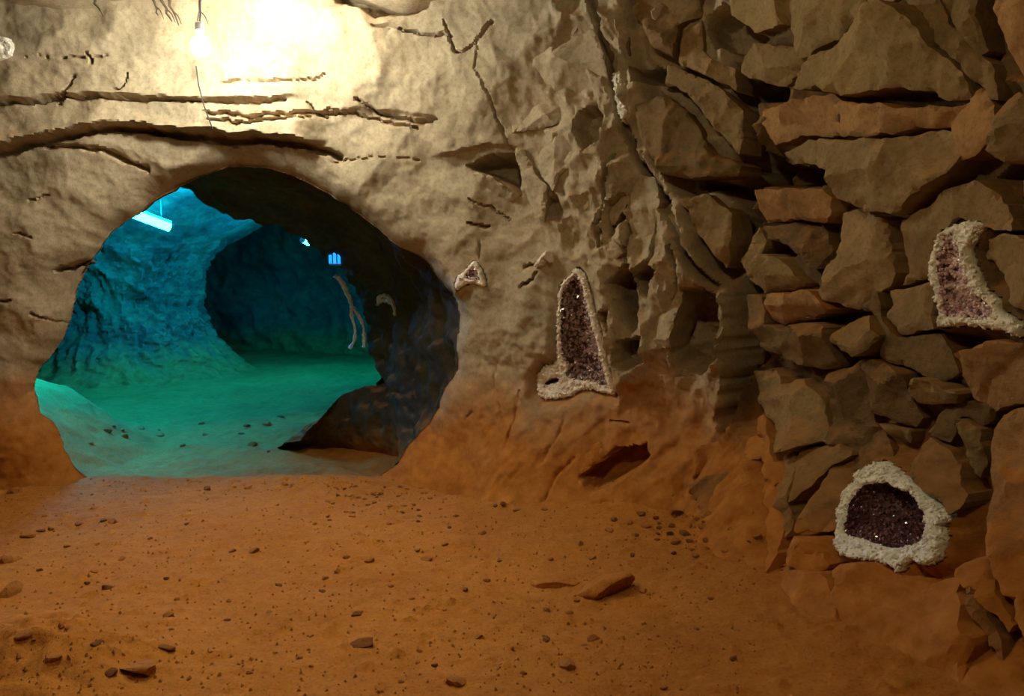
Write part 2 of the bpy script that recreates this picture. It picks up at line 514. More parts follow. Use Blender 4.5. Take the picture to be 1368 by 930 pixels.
# ------------------------------------------------------------------ traced outlines (photo pixels)
OPENING = [(78, 612), (68, 572), (40, 556), (34, 520), (46, 482), (76, 452), (82, 410), (92, 378), (104, 348), (132, 314), (166, 284), (210, 250),
           (255, 228), (300, 216), (350, 218), (400, 236), (440, 262), (482, 292), (520, 322), (562, 350), (590, 384), (606, 414), (607, 456), (600, 505),
           (576, 556), (545, 600), (524, 626), (490, 650), (430, 660), (330, 664), (210, 664), (120, 650), (92, 632)]
R_BLOCKS = [  # outline, protrusion, tilt towards right, tilt towards top, material key
    ([(1032, -40), (1150, -40), (1148, 4), (1143, 15), (1113, 48), (1068, 78), (1052, 57), (1039, 18)], .05, -.05, .10, 'g'),
    ([(1152, 19), (1187, 2), (1212, 26), (1231, 63), (1262, 94), (1266, 130), (1241, 132), (1224, 122), (1194, 117), (1137, 122), (1123, 129), (1091, 114), (1042, 117), (1068, 84), (1116, 56)], .24, .02, -.05, 'g'),
    ([(1152, 10), (1155, -40), (1190, -40), (1188, -4)], .04, .1, .0, 'g'),
    ([(989, 74), (1005, 58), (1049, 62), (1062, 82), (1038, 114), (985, 96)], .05, -.1, -.1, 'g'),
    ([(963, -40), (1028, -40), (1036, 32), (1024, 36), (1002, 44), (976, 20)], .03, -.2, .1, 'g'),
    ([(990, 136), (1022, 138), (1063, 127), (1090, 121), (1106, 131), (1143, 137), (1211, 143), (1264, 137), (1288, 113), (1308, 136), (1320, 175), (1305, 206), (1263, 230), (1266, 195), (1258, 170), (1224, 169), (1190, 181), (1093, 181), (1053, 180), (1019, 193), (995, 161)], .13, .0, -.42, 'o'),
    ([(1022, 203), (1053, 185), (1096, 186), (1190, 187), (1224, 174), (1257, 174), (1263, 198), (1257, 230), (1211, 257), (1184, 284), (1150, 281), (1115, 263), (1108, 228), (1076, 219), (1026, 214)], .17, .05, .08, 'r'),
    ([(1189, 295), (1254, 254), (1299, 240), (1346, 275), (1366, 309), (1330, 306), (1279, 290), (1252, 314), (1241, 337), (1242, 369), (1184, 379), (1192, 362)], .05, .12, .05, 'r'),
    ([(1112, 284), (1141, 281), (1181, 294), (1185, 364), (1180, 379), (1137, 414), (1108, 400), (1098, 364), (1114, 340)], .06, .12, .02, 'r'),
    ([(1002, 253), (1086, 251), (1100, 263), (1109, 284), (1104, 298), (1065, 293), (1016, 298), (1008, 282)], .10, .0, -.5, 'o'),
    ([(1014, 302), (1064, 297), (1106, 302), (1112, 336), (1095, 360), (1072, 343), (1055, 330), (1015, 320)], .02, .3, .55, 'd'),
    ([(996, 373), (1012, 340), (1036, 347), (1069, 379), (1048, 386), (1013, 390)], .06, -.1, -.2, 'g'),
    ([(986, 350), (1006, 304), (1012, 330), (994, 370)], .04, -.3, .1, 'g'),
    ([(1040, 344), (1060, 336), (1094, 366), (1106, 400), (1085, 382), (1070, 376)], .03, .3, .2, 'd'),
    ([(1013, 393), (1051, 389), (1082, 387), (1113, 413), (1093, 425), (1048, 434), (1026, 431)], .12, .0, -.55, 'o'),
    ([(993, 394), (1011, 396), (1022, 434), (1051, 438), (1096, 430), (1112, 437), (1112, 490), (1093, 493), (1051, 484), (1000, 465)], .09, .05, .15, 'r'),
    ([(1120, 437), (1154, 421), (1174, 450), (1167, 463), (1151, 476), (1125, 466), (1117, 454)], .07, -.1, .05, 'g'),
    ([(1177, 388), (1240, 378), (1246, 409), (1250, 440), (1199, 449), (1177, 423)], .03, .0, -.1, 'r'),
    ([(1142, 412), (1172, 390), (1173, 424), (1196, 452), (1248, 446), (1266, 470), (1274, 498), (1250, 512), (1225, 502), (1208, 494), (1166, 477), (1178, 450), (1160, 420)], .015, .05, .1, 'r'),
    ([(1272, 472), (1313, 458), (1368, 456), (1420, 452), (1420, 524), (1327, 548), (1299, 531), (1279, 498)], .03, .1, -.35, 'o'),
    ([(1213, 522), (1223, 506), (1248, 517), (1274, 526), (1267, 540), (1241, 541), (1222, 538)], .10, -.1, -.3, 'g'),
    ([(996, 497), (1017, 493), (1038, 513), (1072, 507), (1092, 533), (1095, 590), (1065, 595), (1036, 607), (1015, 560), (1000, 540)], .10, .0, .1, 'r'),
    ([(1104, 500), (1140, 482), (1152, 520), (1168, 564), (1194, 600), (1200, 616), (1160, 618), (1141, 630), (1122, 595), (1101, 588)], .0, .15, -.15, 'd'),
    ([(1145, 484), (1165, 481), (1208, 498), (1211, 522), (1223, 560), (1211, 573), (1182, 562), (1162, 553), (1154, 516)], .05, .1, .1, 'd'),
    ([(1168, 566), (1210, 576), (1206, 594), (1190, 590)], .05, .0, -.5, 'g'),
    ([(1212, 612), (1230, 589), (1257, 600), (1280, 644), (1287, 675), (1273, 684), (1246, 659), (1214, 632)], .05, .1, .05, 'r'),
    ([(1228, 582), (1234, 560), (1250, 543), (1298, 536), (1322, 548), (1310, 568), (1275, 556), (1262, 592)], .02, .1, -.1, 'd'),
    ([(1274, 562), (1308, 573), (1311, 616), (1299, 642), (1285, 609)], .05, .15, .0, 'g'),
    ([(1329, 552), (1420, 530), (1420, 900), (1366, 880), (1319, 771), (1313, 736), (1319, 678), (1316, 600)], .10, .12, -.05, 'o'),
    ([(1105, 621), (1127, 618), (1134, 643), (1122, 668), (1116, 710), (1053, 712), (1064, 681)], .05, .25, .1, 'r'),
    ([(1062, 600), (1106, 597), (1120, 610), (1100, 622), (1057, 669)], .10, -.2, -.2, 'g'),
    ([(1106, 764), (1122, 752), (1162, 754), (1199, 774), (1230, 782), (1270, 770), (1266, 794), (1304, 850), (1290, 925), (1110, 940), (1103, 800)], .05, .05, -.15, 'o'),
    ([(1016, 792), (1045, 756), (1087, 769), (1098, 785), (1103, 840), (1090, 880), (1020, 850)], .06, -.1, -.1, 'o'),
    ([(1270, 777), (1300, 800), (1332, 850), (1352, 890), (1306, 848)], .02, .4, .1, 'd'),
    ([(1276, 762), (1312, 742), (1316, 772), (1344, 844), (1302, 796)], .05, .1, -.1, 'o'),
    ([(1190, -40), (1246, -40), (1246, 0), (1288, 51), (1311, 88), (1321, 132), (1309, 131), (1281, 84), (1244, 38), (1214, 20)], .03, .1, .1, 'r'),
    ([(1216, 30), (1243, 46), (1270, 83), (1265, 95), (1237, 55)], .05, .0, .1, 'g'),
    ([(1250, -40), (1308, -40), (1307, 66), (1295, 69), (1272, 36), (1250, 2)], .05, .15, .1, 'g'),
    ([(1324, -40), (1420, -40), (1420, 138), (1350, 112), (1336, 50)], .07, .1, .1, 'o'),
    ([(1337, 142), (1352, 122), (1420, 146), (1420, 213), (1344, 220), (1321, 192)], .06, .1, .1, 'r'),
    ([(1306, 319), (1336, 312), (1362, 314), (1420, 350), (1420, 440), (1344, 402), (1330, 368), (1303, 344)], .04, .1, .0, 'r'),
    ([(1352, 240), (1420, 230), (1420, 340), (1368, 306)], .06, .1, .0, 'r'),
    # big overhanging pieces left of the dark crevice
    ([(844, 137), (888, 127), (919, 148), (950, 204), (984, 220), (981, 234), (924, 240), (883, 230), (852, 183)], .12, .1, .1, 'r'),
    ([(884, 78), (955, 112), (985, 147), (984, 206), (952, 172), (914, 121), (880, 108)], .10, .1, .0, 'r'),
    ([(909, 267), (940, 259), (972, 286), (975, 328), (966, 358), (930, 307)], .10, .15, .05, 'r'),
    ([(796, 30), (830, 22), (842, 50), (838, 94), (815, 84)], .03, .3, .2, 'd'),
    ([(832, -40), (934, -40), (934, 20), (906, 33), (898, 76), (872, 62), (848, 20)], .05, .1, .1, 'r'),
    ([(908, 36), (936, 24), (936, 66), (976, 92), (980, 122), (952, 104), (902, 84)], .03, .1, .1, 'r'),
    ([(1010, 612), (1034, 612), (1056, 676), (1046, 716), (1026, 770), (1018, 700)], .0, .1, .0, 'o'),
    ([(884, 640), (905, 602), (1000, 586), (1006, 612), (962, 624), (914, 640), (896, 664)], .07, .0, -.3, 'o'),
    ([(918, 652), (962, 632), (1002, 622), (1010, 690), (985, 702), (930, 690)], .0, .2, .1, 'd'),
    ([(1000, 560), (1012, 552), (1030, 600), (1036, 640), (1024, 652), (1008, 610)], .08, -.1, .0, 'o'),
    ([(1034, 612), (1050, 604), (1056, 640), (1052, 690), (1040, 722), (1036, 660)], .05, .1, .0, 'g'),
    ([(1056, 718), (1084, 722), (1100, 758), (1090, 764), (1052, 748)], .03, .0, -.2, 'o'),
]
C_BLOCKS = [
    ([(648, 64), (689, 50), (716, 54), (743, 67), (790, 37), (813, 81), (813, 122), (763, 126), (682, 132), (662, 129), (642, 91)], .07, -.05, .05, 'b'),
    ([(685, 142), (726, 135), (783, 132), (792, 141), (763, 155), (736, 171), (684, 178), (680, 161)], .05, .0, .25, 'b'),
    ([(585, 130), (628, 114), (655, 134), (659, 158), (642, 168), (648, 188), (615, 215), (595, 205), (589, 161)], .08, .0, .0, 'b'),
    ([(709, 202), (763, 175), (770, 215), (749, 235), (743, 256), (716, 229)], .07, -.1, -.1, 'b'),
    ([(685, 184), (699, 200), (715, 232), (729, 249), (726, 296), (709, 289), (696, 235)], .07, -.2, .0, 'b'),
    ([(628, 229), (655, 235), (692, 259), (689, 269), (675, 276), (638, 242)], .06, .0, -.3, 'b'),
    ([(749, 235), (793, 232), (806, 249), (780, 282), (763, 269)], .10, -.2, .05, 'c'),
    ([(640, 12), (690, 0), (760, 4), (784, 30), (740, 60), (714, 48), (690, 44), (650, 58)], .03, .0, .1, 'b'),
    ([(572, 8), (640, -10), (660, 14), (648, 30), (596, 42), (578, 30)], .05, .0, .1, 'o'),
    ([(874, 409), (908, 369), (905, 409), (898, 463), (881, 490), (851, 522), (854, 500), (868, 470)], .12, -.3, .0, 'b'),
    ([(800, 330), (826, 322), (836, 338), (818, 352), (800, 350)], .09, -.1, .0, 'b'),
    ([(806, 392), (818, 384), (824, 410), (832, 440), (826, 470), (812, 470), (803, 430)], .05, -.1, .0, 'b'),
    ([(884, 290), (900, 280), (912, 310), (908, 345), (892, 350), (880, 320)], .11, -.2, .0, 'b'),
    ([(806, 256), (822, 232), (840, 220), (850, 240), (836, 268), (820, 300), (806, 300)], .06, -.2, .0, 'b'),
    ([(846, 232), (870, 236), (880, 270), (866, 320), (848, 330), (838, 290)], .10, -.15, .0, 'b'),
    ([(826, 505), (856, 528), (900, 505), (950, 500), (962, 540), (930, 575), (870, 582), (836, 556)], .05, .0, -.2, 'b'),
    ([(560, 60), (604, 56), (600, 80), (570, 92)], .03, .0, .0, 'b'),
    ([(752, 610), (800, 590), (834, 596), (800, 620), (772, 634), (750, 640)], .10, .1, -.2, 's'),
]
# grooves: polyline, half width (m), depth (m)
GROOVES = [
    ([(-40, 212), (0, 208), (60, 190), (110, 178), (150, 172), (200, 172)], .030, .12),
    ([(200, 174), (240, 180), (300, 186), (340, 184), (400, 190), (416, 198), (450, 206)], .035, .13),
    ([(60, 196), (110, 196), (150, 206), (190, 224)], .022, .08),
    ([(-30, 144), (40, 140), (90, 134), (150, 134), (210, 136), (260, 134)], .016, .07),
    ([(260, 136), (330, 140), (380, 134)], .014, .06),
    ([(280, 152), (330, 156), (380, 154), (420, 150), (460, 152)], .018, .07),
    ([(285, 162), (330, 166), (380, 160), (430, 154)], .012, .06),
    ([(82, 144), (95, 125), (108, 107)], .010, .05), ([(160, 126), (172, 118), (176, 100)], .010, .05),
    ([(412, 138), (420, 148), (440, 158)], .010, .05),
    ([(480, 132), (500, 150), (530, 158), (560, 166), (584, 162)], .018, .07),
    ([(440, 146), (480, 152), (520, 166), (560, 172)], .010, .05),
    ([(120, 74), (126, 88)], .014, .05), ([(40, 78), (90, 82), (150, 76)], .006, .03),
    ([(300, 112), (360, 110), (420, 106), (434, 98)], .008, .04),
    ([(596, 30), (604, 60), (612, 74), (634, 62), (660, 30)], .012, .06),
    ([(640, 58), (638, 90), (660, 130), (668, 160), (676, 180), (684, 200)], .010, .03),
    ([(440, 214), (500, 210), (560, 214)], .007, .03),
    ([(604, 48), (560, 44), (500, 34)], .012, .05),
    ([(626, 298), (650, 300)], .014, .06), ([(696, 356), (716, 352)], .010, .06), ([(696, 382), (712, 374), (716, 362)], .012, .06),
    ([(628, 266), (660, 280), (680, 292)], .008, .04),
    ([(640, 322), (642, 345)], .006, .03),
    ([(790, -20), (800, 30), (812, 84), (822, 120), (842, 200), (870, 240), (905, 300), (930, 360), (960, 390)], .032, .16),
    ([(985, 60), (980, 120), (990, 180), (984, 240), (975, 300), (984, 360), (986, 430), (985, 500), (975, 560)], .075, .42),
    ([(860, 205), (870, 260), (880, 330), (870, 370)], .018, .08), ([(820, 210), (812, 260), (800, 300), (806, 330)], .016, .08),
    ([(842, 300), (838, 340), (846, 360)], .014, .08), ([(905, 330), (912, 370), (905, 400)], .016, .08),
    ([(700, 520), (690, 560), (680, 590)], .016, .016), ([(664, 486), (662, 520), (676, 560)], .016, .016),
    ([(626, 560), (634, 548)], .016, .016), ([(760, 560), (745, 590), (730, 615)], .016, .016),
    ([(720, 690), (740, 640), (770, 610)], .016, .016), ([(820, 560), (846, 562)], .008, .03),
    ([(70, 362), (104, 350)], .020, .14), ([(40, 420), (56, 428)], .012, .05), ([(0, 404), (14, 400)], .012, .05),
    ([(20, 312), (44, 318)], .010, .04), ([(40, 270), (62, 260)], .008, .03), ([(60, 430), (80, 436)], .008, .03),
    ([(1016, 640), (1024, 700), (1018, 760), (1012, 820), (1018, 850)], .016, .06),
    ([(1300, 560), (1306, 640), (1308, 700), (1312, 770), (1336, 850), (1362, 910)], .018, .08),
]
# hollows: outline, depth
HOLES = [
    ([(436, -20), (446, 2), (480, 8), (500, 22), (545, 20), (572, 10), (574, -20)], .22),
    ([(622, 222), (656, 206), (689, 203), (694, 230), (696, 262), (680, 250), (650, 234)], .30),
    ([(776, 151), (798, 142), (811, 158), (806, 190), (784, 205), (772, 180)], .22),
    ([(816, 377), (841, 352), (851, 379), (861, 436), (846, 445), (826, 408)], .40),
    ([(804, 414), (818, 412), (820, 446), (808, 450)], .25),
    ([(831, 455), (866, 446), (869, 480), (845, 496), (832, 486)], .34),
    ([(908, 390), (940, 380), (966, 400), (972, 480), (940, 500), (905, 490), (896, 450)], .42),
    ([(845, 365), (870, 345), (885, 360), (868, 400), (856, 390)], .30),
    ([(728, 264), (744, 258), (756, 280), (750, 300), (734, 296)], .09),
    ([(815, 270), (838, 255), (838, 290), (815, 318)], .24),
    ([(774, 636), (800, 616), (829, 596), (868, 590), (872, 612), (832, 640), (792, 662)], .24),
    ([(985, 190), (1003, 200), (1020, 218), (1060, 222), (1092, 222), (1106, 235), (1110, 282), (1098, 262), (1085, 248), (1000, 250), (985, 280), (955, 255), (920, 250), (920, 240), (975, 238)], .32),
    ([(1300, 236), (1318, 206), (1345, 224), (1352, 300), (1340, 268)], .30),
    ([(940, 20), (965, 0), (980, 20), (1004, 46), (985, 70), (950, 60), (938, 40)], .34),
    ([(842, 92), (870, 84), (900, 96), (880, 108), (850, 112)], .30),
    ([(985, 98), (1040, 118), (1040, 132), (990, 134), (970, 110)], .26),
]
RECESS = [(830, -80), (842, 60), (870, 140), (905, 250), (950, 360), (985, 400), (990, 560), (1010, 640), (1020, 770), (1090, 800), (1300, 880), (1440, 900), (1440, -80)]

G1O = [(771, 357), (780, 364), (788, 389), (796, 420), (807, 462), (817, 500), (825, 528), (804, 525), (795, 520), (778, 520), (759, 532), (728, 534), (719, 525), (717, 503), (727, 489), (745, 486), (744, 458), (745, 425), (747, 383), (759, 370)]
G1I = [(770, 365), (777, 377), (783, 401), (789, 429), (800, 467), (809, 505), (812, 516), (790, 507), (769, 507), (755, 500), (763, 491), (751, 474), (750, 429), (752, 389), (761, 377)]
G1F = [(728, 511), (742, 505), (753, 506), (744, 511), (731, 514)]
G2O = [(1263, 305), (1291, 296), (1308, 295), (1316, 302), (1308, 316), (1297, 337), (1306, 360), (1317, 388), (1337, 401), (1338, 416), (1358, 427), (1370, 440), (1366, 452), (1340, 441), (1323, 440), (1302, 433), (1278, 436), (1255, 438), (1258, 425), (1250, 395), (1250, 382), (1243, 373), (1244, 339), (1252, 332), (1252, 319)]
G2I = [(1264, 317), (1277, 315), (1281, 332), (1288, 352), (1294, 375), (1305, 393), (1324, 408), (1331, 418), (1315, 425), (1291, 423), (1263, 423), (1261, 390), (1256, 367), (1255, 341), (1263, 332)]
G3O = [(1181, 615), (1193, 622), (1206, 634), (1226, 642), (1244, 658), (1257, 675), (1272, 687), (1270, 697), (1258, 703), (1265, 720), (1259, 736), (1256, 750), (1237, 756), (1224, 746), (1212, 753), (1204, 766), (1194, 757), (1179, 750), (1160, 748), (1142, 746), (1127, 742), (1118, 730), (1120, 708), (1124, 677), (1132, 652), (1147, 642), (1142, 633), (1161, 622)]
G3I = [(1160, 646), (1187, 644), (1198, 648), (1226, 660), (1233, 675), (1243, 693), (1241, 716), (1229, 726), (1202, 732), (1177, 726), (1158, 718), (1134, 714), (1134, 697), (1140, 673), (1150, 656)]
G4O = [(632, 349), (638, 351), (644, 361), (650, 382), (642, 383), (633, 378), (626, 379), (615, 384), (610, 389), (607, 382), (611, 369), (618, 365), (626, 355)]
G4I = [(632, 358), (636, 360), (640, 370), (641, 376), (632, 373), (622, 371), (626, 363)]

# ------------------------------------------------------------------ wall sheets
print('tracing')
OP = szp(OPENING)
OP = resample(chaikin(OP, 1), 0.03)
_j = np.stack([fbm(OP[:, 0] * 4, OP[:, 1] * 4, 3.1, 4), fbm(OP[:, 0] * 4, OP[:, 1] * 4, 9.4, 4)], 1)
OP = OP + _j * 0.035


def graded(a, b, c, d, fine, coarse):
    l = np.arange(a, b, coarse); m = np.arange(b, c, fine); r = np.arange(c, d + 1e-6, coarse)
    return np.concatenate([l, m, r])


FINE = 0.0115
us = graded(0.0, S_L, s_of(2.3, 2.15), PS[-1], FINE, 0.12)
us[-1] = PS[-1]
zs = np.arange(-0.35, 3.52, FINE)
US, ZS = np.meshgrid(us, zs, indexing='ij')
P2 = np.stack([US.ravel(), ZS.ravel()], 1)
s_, z_ = P2[:, 0], P2[:, 1]

d_op = seg_dist(P2, OP, True)
in_op = inside(P2, OP)
wr = smooth(S_CREV - 0.55, S_CREV - 0.1, s_)              # jagged right half
wm = smooth(S_MID + 0.25, S_MID + 0.95, s_)              # jagged middle
rec_poly = szp(RECESS)
d_rec = seg_dist(P2, rec_poly, True)
rec = smooth(-0.05, 0.05, np.where(inside(P2, rec_poly), d_rec, -d_rec))

D = 0.10 * fbm(s_ * 0.9, z_ * 0.9, 0.3, 3) + 0.030 * fbm(s_ * 3.1, z_ * 3.6, 1.7, 4)
fz = facets(s_ + 0.06 * fbm(s_ * 3, z_ * 3, 5.5, 3), z_ * 1.25 + 0.06 * fbm(s_ * 3, z_ * 3, 8.5, 3), 3.2, 0.28, 5)
fz2 = facets(s_ + 0.03 * fbm(s_ * 7, z_ * 7, 2.5, 3), z_ + 0.03 * fbm(s_ * 7, z_ * 7, 7.5, 3), 9.0, 0.45, 8)
up_w = smooth(0.45, 0.9, z_)
D += up_w * (1.0 * fz * (0.45 + 0.9 * wm) + 0.75 * fz2 * (0.22 + 1.2 * wm))
D += wm * (1 - rec) * up_w * 0.075 * ridged(s_ * 4.0 + 0.8 * z_, z_ * 1.9, 4.2, 5, 0.55)
D += 0.006 * fbm(s_ * 22, z_ * 22, 6.1, 3) + 0.004 * (1 - up_w) * ridged(s_ * 9, z_ * 9, 2.1, 3)
crumb = np.exp(-((z_ - 0.82) / 0.34) ** 2) * smooth(S_MID - .1, S_MID + .3, s_) * (1 - rec)
D += crumb * (0.026 * ridged(s_ * 8, z_ * 7, 14.0, 4) + 0.16 * facets(s_, z_, 14, .5, 15))
foot = np.exp(-((z_ - 0.30) / 0.3) ** 2) * smooth(S_MID - .2, S_MID + .3, s_)
D += foot * 0.040 * fbm((s_ + z_) * 2.0, (z_ - s_) * 6.0, 19.0, 4)
D -= 0.12 * rec
D -= 0.22 * np.exp(-d_op / 0.085) * (0.6 + 0.4 * smooth(0.1, 0.9, z_))
# left foot of the tunnel mouth bulges out
for (px, py, r, a) in ((20, 590, .22, .10), (40, 500, .15, .05), (30, 330, .3, .06), (560, 470, .25, .06), (900, 330, .35, .10), (640, 150, .22, .07), (500, 100, .3, .05), (700, 600, .4, .06)):
    c = sz(px, py)
    D += a * np.exp(-((s_ - c[0]) ** 2 + (z_ - c[1]) ** 2) / r ** 2)


def local(poly, pad):
    lo = poly.min(0) - pad; hi = poly.max(0) + pad
    return np.where((s_ > lo[0]) & (s_ < hi[0]) & (z_ > lo[1]) & (z_ < hi[1]))[0]


for pts, hw, dep in GROOVES:
    q = szp(pts)
    q = chaikin(q, 2, False)
    k = local(q, 0.15)
    pp = P2[k] + 0.020 * np.stack([fbm(P2[k, 0] * 14, P2[k, 1] * 14, 1.1, 3), fbm(P2[k, 0] * 14, P2[k, 1] * 14, 5.1, 3)], 1)
    d = seg_dist(pp, q)
    ww = hw * (0.75 + 0.9 * np.abs(perlin(P2[k, 0] * 9, P2[k, 1] * 9, 3.0)))
    D[k] -= dep * (1 - smooth(0.35 * ww, ww, d))
# rock shelves: the rock above the line juts out
for pts, jut in (([(-40, 206), (60, 186), (150, 168), (240, 174), (340, 180), (420, 188)], .16), ([(-40, 140), (90, 130), (210, 132), (330, 136), (400, 130)], .05),
                 ([(430, 150), (500, 146), (590, 160)], .04), ([(585, 210), (650, 196), (690, 196)], .06)):
    q = szp(pts)
    zl = np.interp(s_, q[:, 0], q[:, 1])
    e = smooth(q[0, 0] - .1, q[0, 0] + .1, s_) * (1 - smooth(q[-1, 0] - .15, q[-1, 0] + .1, s_))
    dz = z_ - zl + 0.02 * fbm(s_ * 8, z_ * 8, 2.2, 3)
    D += jut * e * smooth(-.008, .012, dz) * np.exp(-np.clip(dz, 0, 9) / .28)
for pts, dep in HOLES:
    q = szp(pts)
    k = local(q, 0.1)
    pp = P2[k] + 0.018 * np.stack([fbm(P2[k, 0] * 12, P2[k, 1] * 12, 1.9, 3), fbm(P2[k, 0] * 12, P2[k, 1] * 12, 6.1, 3)], 1)
    d = seg_dist(pp, q, True)
    D[k] -= dep * smooth(-.004, .03, np.where(inside(pp, q), d, -d))
for gpoly, dep in ((G1O, .24), (G2O, .16), (G3O, .36), (G4O, .08)):
    q = szp(gpoly)
    k = local(q, 0.2)
    d = seg_dist(P2[k], q, True)
    ins = inside(P2[k], q)
    D[k] = np.where(ins, np.minimum(D[k], -dep), D[k] * smooth(0, .07, d) + (1 - smooth(0, .07, d)) * -0.005)

# clean edge around the tunnel mouth: snap the ring of grid points next to the outline onto it
nu, nv = len(us), len(zs)
INS = in_op.reshape(nu, nv)
quad_in = INS[:-1, :-1] & INS[1:, :-1] & INS[1:, 1:] & INS[:-1, 1:]
any_in = INS[:-1, :-1] | INS[1:, :-1] | INS[1:, 1:] | INS[:-1, 1:]
keep = ~quad_in
edge_v = np.zeros((nu, nv), bool)
bq = any_in & keep
for a, b in ((0, 0), (1, 0), (1, 1), (0, 1)):
    edge_v[a:nu - 1 + a, b:nv - 1 + b] |= bq
snap = np.where((edge_v & INS).ravel())[0]
OPD = resample(OP, 0.004)
for k in snap:
    q = OPD[np.argmin((OPD[:, 0] - P2[k, 0]) ** 2 + (OPD[:, 1] - P2[k, 1]) ** 2)]
    P2[k] = q
WV = base_xyz(P2[:, 0], P2[:, 1], D)
# knock the surface about sideways as well so ledges overhang
nz = np.stack([fbm(s_ * 6, z_ * 6, 11.0, 3), fbm(s_ * 6, z_ * 6, 12.0, 3), fbm(s_ * 6, z_ * 6, 13.0, 3)], 1)
WV += nz * 0.012 * smooth(0.02, 0.1, d_op)[:, None]
FQ = grid_faces(nu, nv)[keep.ravel()]
# close loop is implicit: the first and last columns coincide
col_of = FQ[:, 0] // nv
iL = np.searchsorted(us, S_L + 0.3); iC = np.searchsorted(us, S_CREV - 0.02); iE = np.searchsorted(us, s_of(2.5, -2.0))


def sub_sheet(name, sel, mat):
    f = FQ[sel]
    used = np.unique(f)
    re = np.full(len(WV), -1); re[used] = np.arange(len(used))
    return mesh_obj(name, WV[used], re[f][:, ::-1].copy(), mat, None, 48)


W_BACK = tag(sub_sheet('wall_back', (col_of >= iL) & (col_of < iC), M_BACK), 'pale brown cave wall with the tunnel mouth', 'wall', kind='structure')
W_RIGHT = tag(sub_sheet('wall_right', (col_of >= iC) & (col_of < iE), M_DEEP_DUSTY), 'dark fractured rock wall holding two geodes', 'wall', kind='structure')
W_LEFT = tag(sub_sheet('wall_left', (col_of < iL), M_BACK), 'brown cave wall curving round on the far side of the room', 'wall', kind='structure')
W_REAR = tag(sub_sheet('wall_rear', (col_of >= iE), M_BACK), 'brown cave wall closing the room', 'wall', kind='structure')


def surf(s, z, off):
    return base_xyz(s, z, off)


# ------------------------------------------------------------------ patches on the wall (blocks, geode crusts)
def cdt_patch(outline, step, jitter=0.25, holes=(), seed=0):
    rg = np.random.default_rng(seed)
    o = outline
    lo, hi = o.min(0), o.max(0)
    gx, gy = np.meshgrid(np.arange(lo[0], hi[0], step), np.arange(lo[1], hi[1], step))
    g = np.stack([gx.ravel(), gy.ravel()], 1) + rg.uniform(-jitter, jitter, (gx.size, 2)) * step
    ok = inside(g, o) & (seg_dist(g, o, True) > step * 0.55)
    for h in holes:
        ok &= ~inside(g, h) & (seg_dist(g, h, True) > step * 0.55)
    g = g[ok]
    pts = [o] + list(holes) + [g]
    P = np.vstack(pts)
    ed, base = [], 0
    for r in [o] + list(holes):
        n = len(r)
        ed += [(base + k, base + (k + 1) % n) for k in range(n)]
        base += n
    vo, eo, fo, vorig, _, _ = geometry.delaunay_2d_cdt([Vector(p) for p in P], ed, [], 0, 1e-6)
    V = np.array([(v.x, v.y) for v in vo])
    T = np.array([f for f in fo if len(f) == 3])
    c = V[T].mean(1)
    k = inside(c, o)
    for h in holes:
        k &= ~inside(c, h)
    T = T[k]
    a, b, c = V[T[:, 0]], V[T[:, 1]], V[T[:, 2]]
    ar = (b[:, 0] - a[:, 0]) * (c[:, 1] - a[:, 1]) - (b[:, 1] - a[:, 1]) * (c[:, 0] - a[:, 0])
    T[ar < 0] = T[ar < 0][:, ::-1]
    return V, T


def boundary_edges(T):
    e = np.vstack([T[:, [0, 1]], T[:, [1, 2]], T[:, [2, 0]]])
    key = set(map(tuple, e.tolist()))
    return [(a, b) for a, b in key if (b, a) not in key]


def patch_obj(name, V, T, H, mat, parent, back=0.22, smooth_angle=40, skirt=True):
    """triangulated wall patch at height H over the wall with a skirt running back into it"""
    P = surf(V[:, 0], V[:, 1], H)
    Fc = [list(t) for t in T]
    if skirt:
        be = boundary_edges(T)
        bv = sorted({k for e in be for k in e})
        idx = {k: len(P) + i for i, k in enumerate(bv)}
        B = surf(V[bv, 0], V[bv, 1], np.minimum(H[bv] - 0.05, -back))
        P = np.vstack([P, B])
        Fc += [[b, a, idx[a], idx[b]] for a, b in be]
    return mesh_obj(name, P, Fc, mat, parent, smooth_angle)


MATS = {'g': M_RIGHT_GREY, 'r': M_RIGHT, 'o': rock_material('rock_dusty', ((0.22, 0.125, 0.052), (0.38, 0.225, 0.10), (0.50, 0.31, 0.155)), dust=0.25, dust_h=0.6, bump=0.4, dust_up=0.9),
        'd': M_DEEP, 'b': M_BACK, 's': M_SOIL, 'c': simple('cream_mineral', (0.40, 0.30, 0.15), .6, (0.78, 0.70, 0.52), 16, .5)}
GEODES_SZ = [szp(g) for g in (G1O, G2O, G3O, G4O)]


